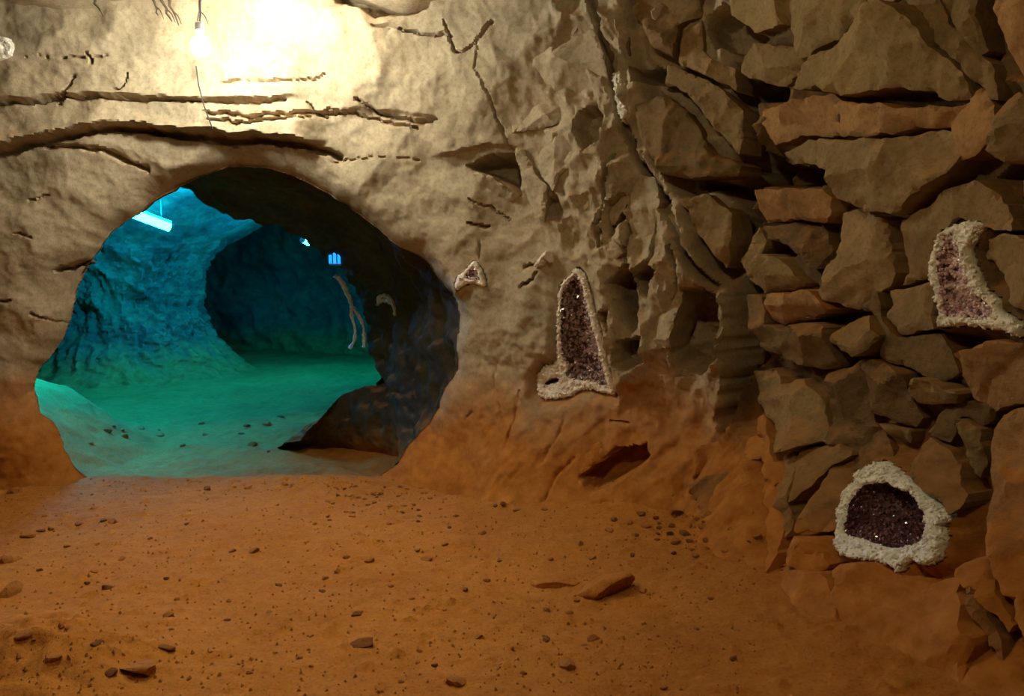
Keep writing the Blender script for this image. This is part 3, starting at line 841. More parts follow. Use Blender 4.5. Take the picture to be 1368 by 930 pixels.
def build_block(k, spec, parent, gap):
    pts, prot, tr, tt, mk = spec
    prot *= 0.5
    q = szp(pts)
    c = q.mean(0)
    # the traced outline lies on the block's own proud face, not on the wall behind it
    for i, (px, py) in enumerate(pts):
        hh = min(max(prot - tr * (q[i, 0] - c[0]) - tt * (q[i, 1] - c[1]), -.06), .22)
        nx, ny = wall_normal(q[i, 0])
        d = ray(px, py)
        back = -d * (hh / max(-(d[0] * nx + d[1] * ny), .25))
        q[i] += (-ny * back[0] + nx * back[1], back[2])
    c = q.mean(0)
    q = resample(q, 0.014)
    # pull the outline in a little so a real joint stays open, and roughen it
    t = np.roll(q, -1, 0) - np.roll(q, 1, 0)
    nrm = np.stack([t[:, 1], -t[:, 0]], 1)
    nrm /= np.linalg.norm(nrm, axis=1)[:, None] + 1e-9
    area = 0.5 * np.sum(q[:, 0] * np.roll(q[:, 1], -1) - np.roll(q[:, 0], -1) * q[:, 1])
    if area < 0: nrm = -nrm
    q = q - nrm * (gap * float(np.random.default_rng(k).uniform(-2.2, 1.2)) + 0.017 * fbm(q[:, 0] * 11, q[:, 1] * 11, k * 1.7, 4, .6)[:, None])
    V, T = cdt_patch(q, 0.0125, seed=k)
    de = seg_dist(V, q, True)
    rg = np.random.default_rng(100 + k)
    size = math.sqrt(abs(area))
    x = V[:, 0] - c[0]; y = V[:, 1] - c[1]
    H = prot + tr * -x + tt * -y
    # a few chisel planes cutting the corners
    for i in range(3):
        an = rg.uniform(0, 2 * math.pi)
        sl = rg.uniform(0.12, 0.42)
        H = np.minimum(H, prot + tr * -x + tt * -y + 0.55 * size * sl * rg.uniform(0.4, 1.0) - sl * (x * math.cos(an) + y * math.sin(an)))
    wx = V[:, 0] + 0.02 * fbm(V[:, 0] * 9, V[:, 1] * 9, k, 3); wy = V[:, 1] + 0.02 * fbm(V[:, 0] * 9, V[:, 1] * 9, k + 5.5, 3)
    H = H + 1.15 * facets(wx, wy, 4.2, 0.26, 300 + k) + 0.55 * facets(wx, wy, 13.0, 0.30, 600 + k) * smooth(-.15, .25, fbm(V[:, 0] * 5, V[:, 1] * 5, k * 2.1, 2)) + 0.006 * fbm(V[:, 0] * 7, V[:, 1] * 7, k * .7, 4) + 0.005 * ridged(V[:, 0] * 17, V[:, 1] * 17, k * .3, 3)
    H = np.clip(H, -0.025, 0.26)
    H = H - 0.007 * np.exp(-de / 0.006) - 0.07 * np.clip(fbm(V[:, 0] * 11, V[:, 1] * 11, k * 3.3, 3) - .08, 0, 1) * np.exp(-de / 0.035)     # chipped arrises
    for g in GEODES_SZ:                        # leave the geode's socket free
        gi = inside(V, g)
        if gi.any():
            dg = seg_dist(V, g, True)
            H = np.minimum(H, 0.01 + dg * 0.9)
            T = T[~inside(V[T].mean(1), g)]
    return patch_obj('rock_block', V, T, H, MATS[mk], parent, smooth_angle=24)


for k, sp in enumerate(R_BLOCKS):
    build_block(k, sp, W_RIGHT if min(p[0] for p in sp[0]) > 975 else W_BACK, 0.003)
for k, sp in enumerate(C_BLOCKS):
    build_block(200 + k, sp, W_BACK, 0.002)


# ------------------------------------------------------------------ geodes
def crystals_on(V, T, P, count, size, seed, lean=0.35):
    """six sided points growing out of the triangles P[T]"""
    rg = np.random.default_rng(seed)
    a, b, c = P[T[:, 0]], P[T[:, 1]], P[T[:, 2]]
    nn = np.cross(b - a, c - a)
    ar = np.linalg.norm(nn, axis=1)
    nn /= ar[:, None] + 1e-12
    pick = rg.choice(len(T), count, p=ar / ar.sum())
    OV, OF = [], []
    for i in pick:
        r1, r2 = rg.random(2)
        if r1 + r2 > 1: r1, r2 = 1 - r1, 1 - r2
        p = a[i] + (b[i] - a[i]) * r1 + (c[i] - a[i]) * r2
        n = Vector(nn[i] + rg.normal(size=3) * lean).normalized()
        u = n.orthogonal().normalized(); v = n.cross(u)
        r = size * rg.uniform(0.55, 1.3); h1 = r * rg.uniform(.2, .9); h2 = h1 + r * rg.uniform(.9, 1.4)
        k = len(OV); th = rg.uniform(0, 6.28)
        p = Vector(p) - n * (r * .4)
        for hh in (0, h1):
            for q in range(6):
                an = th + q * math.pi / 3
                OV.append(tuple(p + (u * math.cos(an) + v * math.sin(an)) * r + n * hh))
        OV.append(tuple(p + n * h2))
        for q in range(6):
            e = (q + 1) % 6
            OF.append([k + q, k + e, k + 6 + e, k + 6 + q])
            OF.append([k + 6 + q, k + 6 + e, k + 12])
    return OV, OF


def geode(name, label, outer, inners, loft, depth, mcrust, mcryst, ccount, csize, seed, knob=0.016, deepx=0.0):
    O = resample(chaikin(szp(outer), 1), 0.008)
    O = O + 0.006 * np.stack([fbm(O[:, 0] * 30, O[:, 1] * 30, seed, 3), fbm(O[:, 0] * 30, O[:, 1] * 30, seed + 4, 3)], 1)
    I = []
    for p in inners:
        q = resample(chaikin(szp(p), 1), 0.008)
        I.append(q + 0.005 * np.stack([fbm(q[:, 0] * 30, q[:, 1] * 30, seed + 2, 3), fbm(q[:, 0] * 30, q[:, 1] * 30, seed + 6, 3)], 1))
    c = O.mean(0)
    base = surf(np.array([c[0]]), np.array([O[:, 1].min()]), np.array([0.0]))[0]
    t = thing(name, label, 'geode', base)
    V, T = cdt_patch(O, 0.007, holes=I, seed=seed)
    do = seg_dist(V, O, True)
    di = np.full(len(V), 9.0)
    for q in I: di = np.minimum(di, seg_dist(V, q, True))
    H = loft * np.minimum(1, np.sqrt(np.clip(do, 0, 1) / 0.018)) - 0.02 * np.exp(-di / 0.008)
    H = H + knob * (np.abs(fbm(V[:, 0] * 28, V[:, 1] * 28, seed + 1, 4)) * 1.6) + 0.4 * facets(V[:, 0], V[:, 1], 40, 0.7, seed)
    adopt(patch_obj('crust', V, T, H, mcrust, None, back=0.05, smooth_angle=30), t)
    # rough quartz knobs standing on the crust
    P = surf(V[:, 0], V[:, 1], H)
    kv, kf = crystals_on(V, T, P, int(ccount * 0.4), csize * 0.75, seed + 9, 0.6)
    kn = adopt(mesh_obj('quartz_points', kv, kf, mcrust, None), t); kn['kind'] = 'stuff'
    for n_, q in enumerate(I):
        V2, T2 = cdt_patch(q, 0.010, seed=seed + 3)
        d2 = seg_dist(V2, q, True)
        span = q.max(0) - q.min(0)
        dm = max(d2.max(), 1e-4)
        wsh = 1 + deepx * (V2[:, 0] - q.mean(0)[0]) / (0.5 * span[0])
        dd = depth if n_ == 0 else depth * 0.4
        H2 = loft * 0.6 - dd * np.sqrt(1 - (1 - np.clip(d2 / dm, 0, 1)) ** 2) * np.clip(wsh, .2, 2) + 0.01 * fbm(V2[:, 0] * 15, V2[:, 1] * 15, seed + 5, 3)
        cv = patch_obj('cavity', V2, T2, H2, M_CAVITY, None, skirt=False, smooth_angle=180)
        adopt(cv, t)
        if n_ == 0:
            P2_ = surf(V2[:, 0], V2[:, 1], H2)
            xv, xf = crystals_on(V2, T2, P2_, ccount, csize, seed + 7)
            cr = mesh_obj('crystals', xv, xf, mcryst, None)
            adopt(cr, t); cr['kind'] = 'stuff'; cr['label'] = 'purple amethyst crystal points'
    return t


geode('cathedral_geode', 'tall tapering amethyst geode with thin white rim beside the tunnel mouth', G1O, [G1I, G1F], 0.034, 0.10, M_CRUST, M_AMETHYST, 900, 0.0115, 11, 0.006)
geode('wedge_geode', 'pale pink boot-shaped geode with thick white crust high on the dark wall', G2O, [G2I], 0.028, 0.045, M_CRUST_G, M_AMETHYST_P, 650, 0.0095, 31, 0.014)
geode('round_geode', 'round dark purple geode ringed by thick white crust low on the wall', G3O, [G3I], 0.040, 0.17, M_CRUST_G, M_AMETHYST_D, 1300, 0.0075, 51, 0.020, 0.45)
geode('small_geode', 'tiny white triangular geode in the wall near the tunnel edge', G4O, [G4I], 0.025, 0.03, M_CRUST, M_AMETHYST_P, 120, 0.006, 71, 0.008)


def quartz_patch(label, poly, loft, count, size, seed, mat, name='quartz_vein'):
    O = resample(chaikin(szp(poly), 1), 0.008)
    V, T = cdt_patch(O, 0.007, seed=seed)
    do = seg_dist(V, O, True)
    H = loft * np.minimum(1, np.sqrt(np.clip(do, 0, 1) / 0.012)) + 0.012 * fbm(V[:, 0] * 30, V[:, 1] * 30, seed, 4) + .3 * facets(V[:, 0], V[:, 1], 35, .7, seed)
    c = surf(np.array([O[:, 0].mean()]), np.array([O[:, 1].min()]), np.array([0.0]))[0]
    t = thing(name, label, 'quartz', c)
    adopt(patch_obj('crust', V, T, H, mat, None, back=0.06, smooth_angle=25), t)
    kv, kf = crystals_on(V, T, surf(V[:, 0], V[:, 1], H), count, size, seed + 1, .7)
    adopt(mesh_obj('quartz_points', kv, kf, mat, None), t)['kind'] = 'stuff'


quartz_patch('small white hooked quartz streak above the tall geode', [(714, 358), (723, 345), (731, 335), (737, 335), (739, 352), (735, 351), (732, 344), (726, 357)], .085, 40, .005, 81, M_CRUST)
quartz_patch('greenish white crystal band on the edge of the dark crevice', [(820, 98), (832, 96), (843, 125), (841, 160), (833, 167), (826, 140)], .07, 90, .008, 83, M_CRUST_G)
quartz_patch('pale green quartz lump on the wall left of the tunnel', [(-20, 56), (14, 50), (26, 64), (22, 84), (-20, 90)], .10, 40, .007, 87, M_CRUST_G)
# ------------------------------------------------------------------ floor
print('floor')
plan_pts = PC[::6]


def plan_dist(x, y):
    P = np.stack([x, y], 1)
    return seg_dist(P, plan_pts[(plan_pts[:, 0] > -0.8)], False)


xs = np.concatenate([np.arange(-11.2, -4.2, .07), np.arange(-4.2, 2.1, .0145), np.arange(2.1, 3.3, .1)])
ys = np.concatenate([np.arange(-3.3, 2.2, .12), np.arange(2.2, 5.7, .0145), np.arange(5.7, 9.2, .03), np.arange(9.2, 13.0, .05), np.arange(13.0, 17.2, .12)])
FX, FY = np.meshgrid(xs, ys, indexing='ij')


def floor_h(x, y, fine=True):
    x = np.asarray(x, float).ravel(); y = np.asarray(y, float).ravel()
    h = 0.045 * fbm(x * .7, y * .7, 3.3, 3) + 0.020 * fbm(x * 2.3, y * 3.0, 7.7, 3)
    dr = plan_dist(x, y)
    front = 1 - smooth(5.2, 5.5, y)
    right = smooth(-0.6, 0.9, x) * front
    h = h + right * 0.12 * np.exp(-(dr / .9) ** 2)
    h = h + 0.05 * np.exp(-((x + 1.25) / .45) ** 2 - ((y - 5.22) / .2) ** 2)
    # step down behind the sill, bank on the far left of the chamber
    back = smooth(5.28, 5.75, y + 0.10 * fbm(x * 2, y * 2, 1.0, 2))
    h = h - 0.32 * back
    bank = 0.70 * smooth(3.40, 4.6, -(x + 0.12 * (y - 7))) * back * (1 - smooth(7.4, 8.6, y))
    h = h + bank
    h = h + back * (0.05 * fbm(x * 1.3, y * 1.6, 21.0, 3) + 0.035 * fbm(x * 4.5, y * 5.5, 23.0, 3))
    if fine:
        pebbly = smooth(-.1, .35, fbm(x * 1.1, y * 1.1, 15.0, 3)) * .7 + .3
        lump = np.clip(fbm(x * 10, y * 13, 5.0, 3) - .22, 0, 1)
        h = h + pebbly * 0.075 * lump * front + 0.009 * fbm(x * 14, y * 14, 2.0, 3) + .0055 * fbm(x * 34, y * 34, 4.0, 2)
        left = np.exp(-((x + 1.75) / .45) ** 2 - ((y - 2.75) / .35) ** 2)
        h = h + left * (0.05 + 0.07 * ridged(x * 3.4, y * 5.0, 9.0, 3))
    return h


FH = floor_h(FX, FY)
FVv = np.stack([FX.ravel(), FY.ravel(), FH], 1)
FLOOR = tag(mesh_obj('floor', FVv, grid_faces(len(xs), len(ys)), M_SOIL, None, 60), 'uneven orange dirt floor of the cave', 'floor', kind='structure')
FLOOR_BVH = BVHTree.FromPolygons(*(lambda X, Y: (np.stack([X.ravel(), Y.ravel(), floor_h(X, Y)], 1).tolist(), grid_faces(*X.shape).tolist()))(*np.meshgrid(np.arange(-5, 2.6, .04), np.arange(1.8, 9, .04), indexing='ij')))


def on_floor(px, py):
    h = FLOOR_BVH.ray_cast(Vector(CAM), Vector(ray(px, py)))
    g = WALL_BVH.ray_cast(Vector(CAM), Vector(ray(px, py)))
    if h[0] and g[0] and g[3] < h[3] and px > 640:
        return g[0]
    return h[0]


# ------------------------------------------------------------------ ceiling
cx_ = np.arange(-6.2, 3.6, .05); cy_ = np.arange(-3.6, 5.9, .05)
CX, CY = np.meshgrid(cx_, cy_, indexing='ij')
CH = 3.27 + 0.16 * fbm(CX.ravel() * .8, CY.ravel() * .8, 30., 4) + .8 * facets(CX.ravel(), CY.ravel(), 2.2, .25, 77) + .02 * fbm(CX.ravel() * 6, CY.ravel() * 6, 31., 3)
tag(mesh_obj('ceiling', np.stack([CX.ravel(), CY.ravel(), CH], 1), grid_faces(len(cx_), len(cy_))[:, ::-1].copy(), M_BACK, None, 40), 'rough brown rock ceiling of the cave', 'ceiling', kind='structure')

# ------------------------------------------------------------------ tunnel behind the mouth
REAR = [((78, 612), (-40, 640, 6.6)), ((40, 556), (-80, 560, 6.6)), ((34, 520), (-80, 500, 6.6)), ((76, 452), (-40, 440, 6.6)), ((104, 348), (40, 330, 6.6)),
        ((166, 284), (140, 282, 6.5)), ((210, 250), (198, 264, 6.6)), ((255, 228), (250, 262, 6.7)), ((300, 216), (278, 284, 6.9)), ((350, 218), (330, 302, 7.0)), ((400, 236), (400, 318, 7.2)),
        ((482, 292), (456, 350, 7.3)), ((562, 350), (478, 402, 7.4)), ((606, 414), (484, 430, 7.5)), ((607, 456), (482, 462, 7.5)), ((600, 505), (500, 500, 7.3)),
        ((576, 556), (520, 540, 7.0)), ((545, 600), (525, 600, 6.6)), ((490, 650), (480, 660, 6.4)), ((330, 664), (330, 680, 6.4)), ((210, 664), (180, 680, 6.5)), ((120, 650), (20, 680, 6.6))]
front_sz = szp([p for p, _ in REAR])
rear3 = np.array([at_y(*r) for _, r in REAR])
# parameter of every control point along the outline
LO = np.concatenate([[0], np.cumsum(np.linalg.norm(np.diff(np.vstack([OP, OP[:1]]), axis=0), axis=1))])
par = np.array([LO[np.argmin(np.hypot(*(OP - q).T))] for q in front_sz])
order = np.argsort(par); par = par[order]; rear3 = rear3[order]
par_x = np.concatenate([[par[-1] - LO[-1]], par, [par[0] + LO[-1]]]); rear_x = np.vstack([rear3[-1], rear3, rear3[0]])
NT = 420; KT = 80
tt_ = np.linspace(0, LO[-1], NT, endpoint=False)
OPc = np.vstack([OP, OP[:1]])
f_s = np.interp(tt_, LO, OPc[:, 0]); f_z = np.interp(tt_, LO, OPc[:, 1])
front3 = base_xyz(f_s, f_z, -0.21)
back3 = np.stack([np.interp(tt_, par_x, rear_x[:, k]) for k in range(3)], 1)
for _ in range(6):
    back3 = (np.roll(back3, 1, 0) + 2 * back3 + np.roll(back3, -1, 0)) / 4
kk = np.linspace(0, 1, KT)
LIN = front3[:, None, :] * (1 - kk[None, :, None]) + back3[:, None, :] * kk[None, :, None]
cen = LIN.mean(0, keepdims=True)
rad = LIN - cen
rad /= np.linalg.norm(rad, axis=2, keepdims=True) + 1e-9
bul = 0.16 * np.sin(np.pi * np.clip(kk, 0, 1))[None, :]
pn = 0.14 * fbm(LIN[..., 0] * 1.6, LIN[..., 1] * 1.6, LIN[..., 2] * 1.6, 4) + 0.05 * ridged(LIN[..., 0] * 4, LIN[..., 1] * 3, LIN[..., 2] * 4, 3) - .03
fade = smooth(0, .12, kk)[None, :]
LIN = LIN + rad * (bul + pn * fade)[..., None] + np.stack([0 * pn, 0 * pn, 0.0 * pn], -1)
LIN[:, 0] = front3
TUN_V = LIN.reshape(-1, 3)
TUN_F = grid_faces(NT, KT, True)
_fx = base_xyz(f_s, f_z)[:, 0]
_open_left = (_fx < at_y(104, 348, 5.3)[0]) | (f_z < 0.06)         # open ground: the chamber floor runs straight in here
TUN_F = TUN_F[~_open_left[TUN_F[:, 0] // KT]]
M_TUNNEL_SHADED = rock_material('rock_tunnel_shaded', ((0.05, 0.042, 0.026), (0.085, 0.072, 0.045), (0.13, 0.11, 0.07)), dust=0.04, dust_h=-0.2, bump=0.5, dust_up=0.5)  # low albedo stands in for the shade inside the tunnel
M_TUNNEL_SHADED.node_tree.nodes['Principled BSDF'].inputs['Specular IOR Level'].default_value = 0.03
TUNNEL = tag(mesh_obj('wall_tunnel', TUN_V, TUN_F, M_TUNNEL_SHADED, None, 50), 'shade-darkened rock lining of the short tunnel', 'wall', kind='structure')
TUN_BVH = BVHTree.FromPolygons(TUN_V.tolist(), TUN_F.tolist())

# ------------------------------------------------------------------ chamber beyond
CP = np.array([(-1.15, 7.35), (-0.95, 8.5), (-0.8, 10.5), (-1.2, 13.2), (-2.6, 15.4), (-5.5, 16.4), (-9.2, 16.0), (-10.6, 13.0), (-10.2, 9.2), (-7.8, 6.8), (-5.0, 6.35)])
CPs = resample(chaikin(CP, 3, False), .05, False)
zc = np.arange(-0.5, 2.9, .05)
seg = np.gradient(CPs, axis=0); cn = np.stack([-seg[:, 1], seg[:, 0]], 1); cn /= np.linalg.norm(cn, axis=1)[:, None]
G = CPs[:, None, :] + np.zeros((1, len(zc), 1))
ZZ = np.broadcast_to(zc[None, :], (len(CPs), len(zc)))
dn = .22 * fbm(G[..., 0] * 1.2, G[..., 1] * 1.2, ZZ * 1.2, 4) + .10 * ridged(G[..., 0] * 2.5, G[..., 1] * 2.5, ZZ * 2.5, 3) + .35 * smooth(1.2, 2.4, ZZ)
G = G + cn[:, None, :] * dn[..., None]
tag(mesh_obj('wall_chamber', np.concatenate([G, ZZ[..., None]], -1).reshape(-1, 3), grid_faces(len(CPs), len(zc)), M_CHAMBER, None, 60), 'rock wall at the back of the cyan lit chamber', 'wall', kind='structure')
gx = np.arange(-11.2, -0.2, .06); gy = np.arange(5.9, 17.0, .06)
GX, GY = np.meshgrid(gx, gy, indexing='ij')
fx, fy = GX.ravel(), GY.ravel()
CC = 2.40 + .10 * fbm(fx * .9, fy * .9, 41., 4) + .06 * ridged(fx * 2, fy * 2, 43., 3) + .25 * facets(fx, fy, 2.5, .25, 79) + .5 * smooth(7.6, 5.9, fy)
CC = CC - 0.22 * np.exp(-(((fx + 6.5) / 2.0) ** 2 + ((fy - 13.0) / 1.7) ** 2))
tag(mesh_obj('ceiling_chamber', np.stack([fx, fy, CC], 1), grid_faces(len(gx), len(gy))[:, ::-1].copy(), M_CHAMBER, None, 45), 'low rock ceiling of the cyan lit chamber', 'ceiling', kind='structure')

# the rock pillar
PX, PY = -6.5, 13.0
th = np.linspace(0, 2 * math.pi, 260, endpoint=False)
zp = np.arange(-0.6, 2.65, .018)
TH, ZP = np.meshgrid(th, zp, indexing='ij')
rp = np.interp(ZP, [-.6, -.3, -.1, .25, .8, 1.3, 1.65, 1.9, 2.15, 2.6], [2.3, 1.75, 1.45, 1.15, 1.0, 1.02, 1.22, 1.5, 1.95, 2.7])
ca, sa = np.cos(TH), np.sin(TH)
rp = rp + .13 * fbm(ca * 1.6, sa * 1.6, ZP * 1.1, 4) + .17 * ridged(ca * 3.2, sa * 3.2, ZP * 1.6, 5, .6) - .05 + .35 * facets(TH * .75, ZP, 4.0, .35, 91)
PV = np.stack([PX + rp * ca, PY + rp * sa * .95, ZP], -1).reshape(-1, 3)
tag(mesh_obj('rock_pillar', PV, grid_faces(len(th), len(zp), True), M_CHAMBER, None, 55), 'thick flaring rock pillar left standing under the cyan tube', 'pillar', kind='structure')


# ------------------------------------------------------------------ boulders and stones
def rock_mesh(name, seed, sub=3, flat=.7, mat=None, rough=.16, cuts=9):
    rg = np.random.default_rng(seed)
    bm = bmesh.new()
    bmesh.ops.create_icosphere(bm, subdivisions=sub, radius=1)
    P = np.array([v.co[:] for v in bm.verts])
    for _ in range(cuts):                                     # flat chipped faces
        n = rg.normal(size=3); n /= np.linalg.norm(n)
        d = rg.uniform(.45, .85)
        t = P @ n
        P = P - np.outer(np.clip(t - d, 0, 9), n)
    P += (rough * fbm(P[:, 0] * 1.5 + seed, P[:, 1] * 1.5, P[:, 2] * 1.5, 4))[:, None] * P
    P[:, 2] *= flat
    P[:, 2] -= P[:, 2].min() * .0
    for v, p in zip(bm.verts, P): v.co = p
    me = bpy.data.meshes.new(name)
    bm.to_mesh(me); bm.free()
    me.polygons.foreach_set('use_smooth', [True] * len(me.polygons))
    me.set_sharp_from_angle(angle=math.radians(28))
    me.materials.append(mat or M_STONE)
    return me


STONES = [rock_mesh('stone', 500 + k, 2 if k < 6 else 3, random.uniform(.5, .8), M_STONE if k % 3 else M_STONE_D) for k in range(9)]


def stone(name, px, py, wpx, label, group=None, mesh=None, sx=1, sy=.8, sz_=1, rz=None, sink=.3):
    p = on_floor(px, py)
    if p is None: return None
    me = mesh or random.choice(STONES)
    r = wpx / F * (p - Vector(CAM)).length / 2
    o = bpy.data.objects.new(name, me)
    COL.objects.link(o)
    o.scale = (r * sx, r * sy, r * sz_)
    o.rotation_euler = (random.uniform(-.15, .15), random.uniform(-.15, .15), random.uniform(0, 6.28) if rz is None else rz)
    zmax = max(v.co.z for v in me.vertices) * r * sz_
    o.location = (p.x, p.y, p.z + zmax * (1 - 2 * sink) * .6)
    return tag(o, label, 'stone', group)


# the tunnel's shade-darkened foot rock on the right and the two half buried slabs
bot = resample(np.array([at_z(x, y, -.42) for x, y in ((378, 600), (420, 606), (470, 612), (530, 622), (600, 640))]), .02, False)
top = resample(np.array([at_y(x, y, Y) for x, y, Y in ((405, 590, 7.05), (432, 556, 7.12), (458, 528, 7.2), (485, 521, 7.2), (514, 513, 7.15), (600, 505, 6.9))]), .02, False)
nb = 110
bi = np.stack([np.interp(np.linspace(0, 1, nb), np.linspace(0, 1, len(bot)), bot[:, k]) for k in range(3)], 1)
ti = np.stack([np.interp(np.linspace(0, 1, nb), np.linspace(0, 1, len(top)), top[:, k]) for k in range(3)], 1)
rows = [bi * (1 - t) + ti * t + np.array([-.10, -.10, .0]) * math.sin(math.pi * t) for t in np.linspace(0, 1, 36)]
rows += [ti + np.array([.12, 1, -.25]) * t for t in np.linspace(.03, .75, 16)]
LV = np.stack(rows, 1)
ln = .07 * fbm(LV[..., 0] * 3, LV[..., 1] * 3, LV[..., 2] * 3, 4) + .03 * ridged(LV[..., 0] * 7, LV[..., 1] * 7, LV[..., 2] * 7, 3)
LV = LV + ln[..., None] * np.array([-.5, -.7, .5])
tag(mesh_obj('rock_ledge', LV.reshape(-1, 3), grid_faces(nb, len(rows)), M_TUNNEL_SHADED, None, 45), 'shade-darkened rock ledge at the foot of the tunnel lining', 'rock', kind='structure')
slab = rock_mesh('slab', 620, 4, .40, M_SOIL, .12, 6)
stone('slab_stone', 808, 787, 82, 'flat round slab half buried in the dirt floor', None, slab, 1, .8, 1, .4, .22)
stone('slab_stone', 741, 780, 62, 'thin flat slab touching the round half buried slab', None, rock_mesh('slab_thin', 622, 4, .26, M_SOIL, .12, 6), 1, .7, 1, .1, .25)
stone('long_stone', 487, 861, 40, 'long narrow brown stone lying alone on the dirt', None, rock_mesh('long_stone', 623, 3, .5, M_STONE_D), 1, .42, .55, .12, .1)
stone('pale_stone', 190, 895, 50, 'pale lumpy stone beside the dirt ridge', None, rock_mesh('pale_stone', 624, 3, .55, M_STONE), 1, .6, .7, .1, .2)
stone('block_stone', 578, 647, 18, 'dark squarish stone at the foot of the tunnel wall', None, rock_mesh('block_stone', 625, 3, .8, M_STONE_D), 1, .8, 1, .2, .1)
stone('dark_stone', 226, 868, 30, 'flat dark stone near the dirt ridge', None, rock_mesh('dark_stone', 626, 3, .4, M_STONE_D), 1, .4, .6, .05, .1)
stone('corner_stone', 903, 688, 22, 'dark wedge stone topping the rubble by the wall', None, rock_mesh('corner_stone', 627, 3, .6, M_STONE_D), 1, .6, 1, .3, .1)
LS = 'small dusty brown stone lying loose on the dirt floor'
GS = 'loose stones on the dirt floor'
for (x, y, wd) in ((20, 658, 16), (36, 717, 16), (54, 710, 10), (67, 708, 8), (105, 700, 10), (138, 696, 10), (150, 698, 12), (12, 750, 22), (54, 762, 9), (142, 787, 14), (126, 764, 9), (14, 793, 30), (162, 747, 10),
                   (225, 823, 13), (222, 774, 8), (236, 801, 7), (304, 829, 10), (305, 803, 8), (372, 782, 10), (360, 819, 9), (230, 841, 10), (252, 908, 9), (311, 737, 10), (340, 737, 14), (278, 654, 12), (332, 652, 10), (390, 650, 11),
                   (380, 648, 10), (370, 676, 7), (314, 651, 7), (463, 745, 10), (494, 749, 16), (451, 764, 12), (435, 773, 9), (476, 822, 16), (522, 783, 10), (558, 735, 10), (595, 728, 10), (570, 748, 18), (646, 713, 12),
                   (662, 676, 9), (672, 674, 10), (690, 682, 10), (728, 681, 9), (648, 775, 14), (622, 789, 10), (594, 815, 8), (600, 705, 9), (735, 747, 10), (775, 728, 14), (792, 747, 12), (667, 749, 10), (793, 855, 18), (832, 853, 8),
                   (780, 862, 10), (730, 855, 14), (729, 816, 12), (760, 819, 12), (770, 802, 10), (886, 919, 10), (536, 911, 9), (333, 900, 10), (640, 852, 12), (610, 912, 26), (760, 890, 30), (116, 780, 8), (60, 690, 8), (470, 690, 9), (520, 700, 8),
                   (420, 700, 7), (438, 671, 8), (480, 665, 9), (500, 672, 8), (540, 676, 8), (560, 690, 9), (610, 690, 8), (430, 790, 10), (550, 800, 8), (680, 800, 9), (860, 790, 12), (845, 742, 9), (900, 740, 10), (250, 700, 7), (200, 720, 7), (90, 730, 9),
                   (130, 860, 14), (92, 840, 12), (70, 880, 20), (30, 850, 20), (150, 900, 16), (280, 870, 9), (400, 880, 9), (560, 870, 9), (580, 890, 10), (700, 900, 10), (950, 800, 9), (930, 840, 9), (980, 880, 12)):
    me = random.choice(STONES)
    look = 'dark brown' if me.materials[0] == M_STONE_D else 'dusty orange'
    size = 'tiny' if wd < 10 else 'small' if wd < 15 else 'fist sized'
    if x < 190 and y > 815: where = 'beside the low dirt ridge'
    elif x < 200: where = 'below the rounded left foot of the tunnel mouth'
    elif 690 < x < 880 and 725 < y < 870: where = 'near the half buried slabs'
    elif y < 700: where = 'just in front of the tunnel mouth'
    elif x > 840: where = 'below the dark wall'
    elif y > 840: where = 'on bare dirt near the long narrow stone'
    else: where = 'on the open dirt floor'
    stone('stone', x, y, wd * 1.05, '%s %s stone %s' % (size, look, where), GS, me)
LR = 'reddish rubble stone heaped at the foot of the dark wall'
GR = 'rubble stones by the dark wall'
rr = random.Random(3)
heap = []
for k in range(46):
    for _ in range(60):
        x = rr.gauss(918, 34); y = 712 + rr.gauss(0, 9) + (x - 925) * .10; wd = rr.uniform(7, 18)
        if all(abs(x - a_) > .62 * (wd + c_) or abs(y - b_) > .32 * (wd + c_) for a_, b_, c_ in heap):
            heap.append((x, y, wd))
            stone('rubble_stone', x, y, wd, LR, GR)
            break
for k in range(70):
    x = rr.uniform(430, 640); y = 640 + abs(rr.gauss(0, 22)) + (10 if x < 520 else 0)
    stone('pebble', x, y, rr.uniform(4, 8), 'small brown pebble strewn before the tunnel mouth', 'pebbles before the tunnel mouth')
for k in range(26):
    stone('chamber_stone', rr.uniform(110, 400), rr.uniform(515, 605), rr.uniform(5, 15), 'small stone on the cyan lit chamber floor', 'stones on the chamber floor')
# fine grit nobody could count
gv, gf = [], []
for k in range(2600):
    x = rr.uniform(-40, 1010); y = 638 + 300 * rr.random() ** 1.5
    p = on_floor(x, y)
    if p is None or p.y > 5.2: continue
    r = rr.uniform(.0025, .009)
    b = len(gv)
    a0 = rr.uniform(0, 6.28)
    for q in range(4):
        gv.append((p.x + r * math.cos(a0 + q * 1.57) * rr.uniform(.7, 1.4), p.y + r * math.sin(a0 + q * 1.57) * rr.uniform(.7, 1.4), p.z - .002))
    gv.append((p.x + rr.uniform(-.3, .3) * r, p.y, p.z + r * rr.uniform(.7, 1.3)))
    gf += [[b + q, b + (q + 1) % 4, b + 4] for q in range(4)]
gr = mesh_obj('gravel', gv, gf, M_STONE, FLOOR); gr['kind'] = 'stuff'; gr['label'] = 'fine brown grit scattered over the dirt floor'


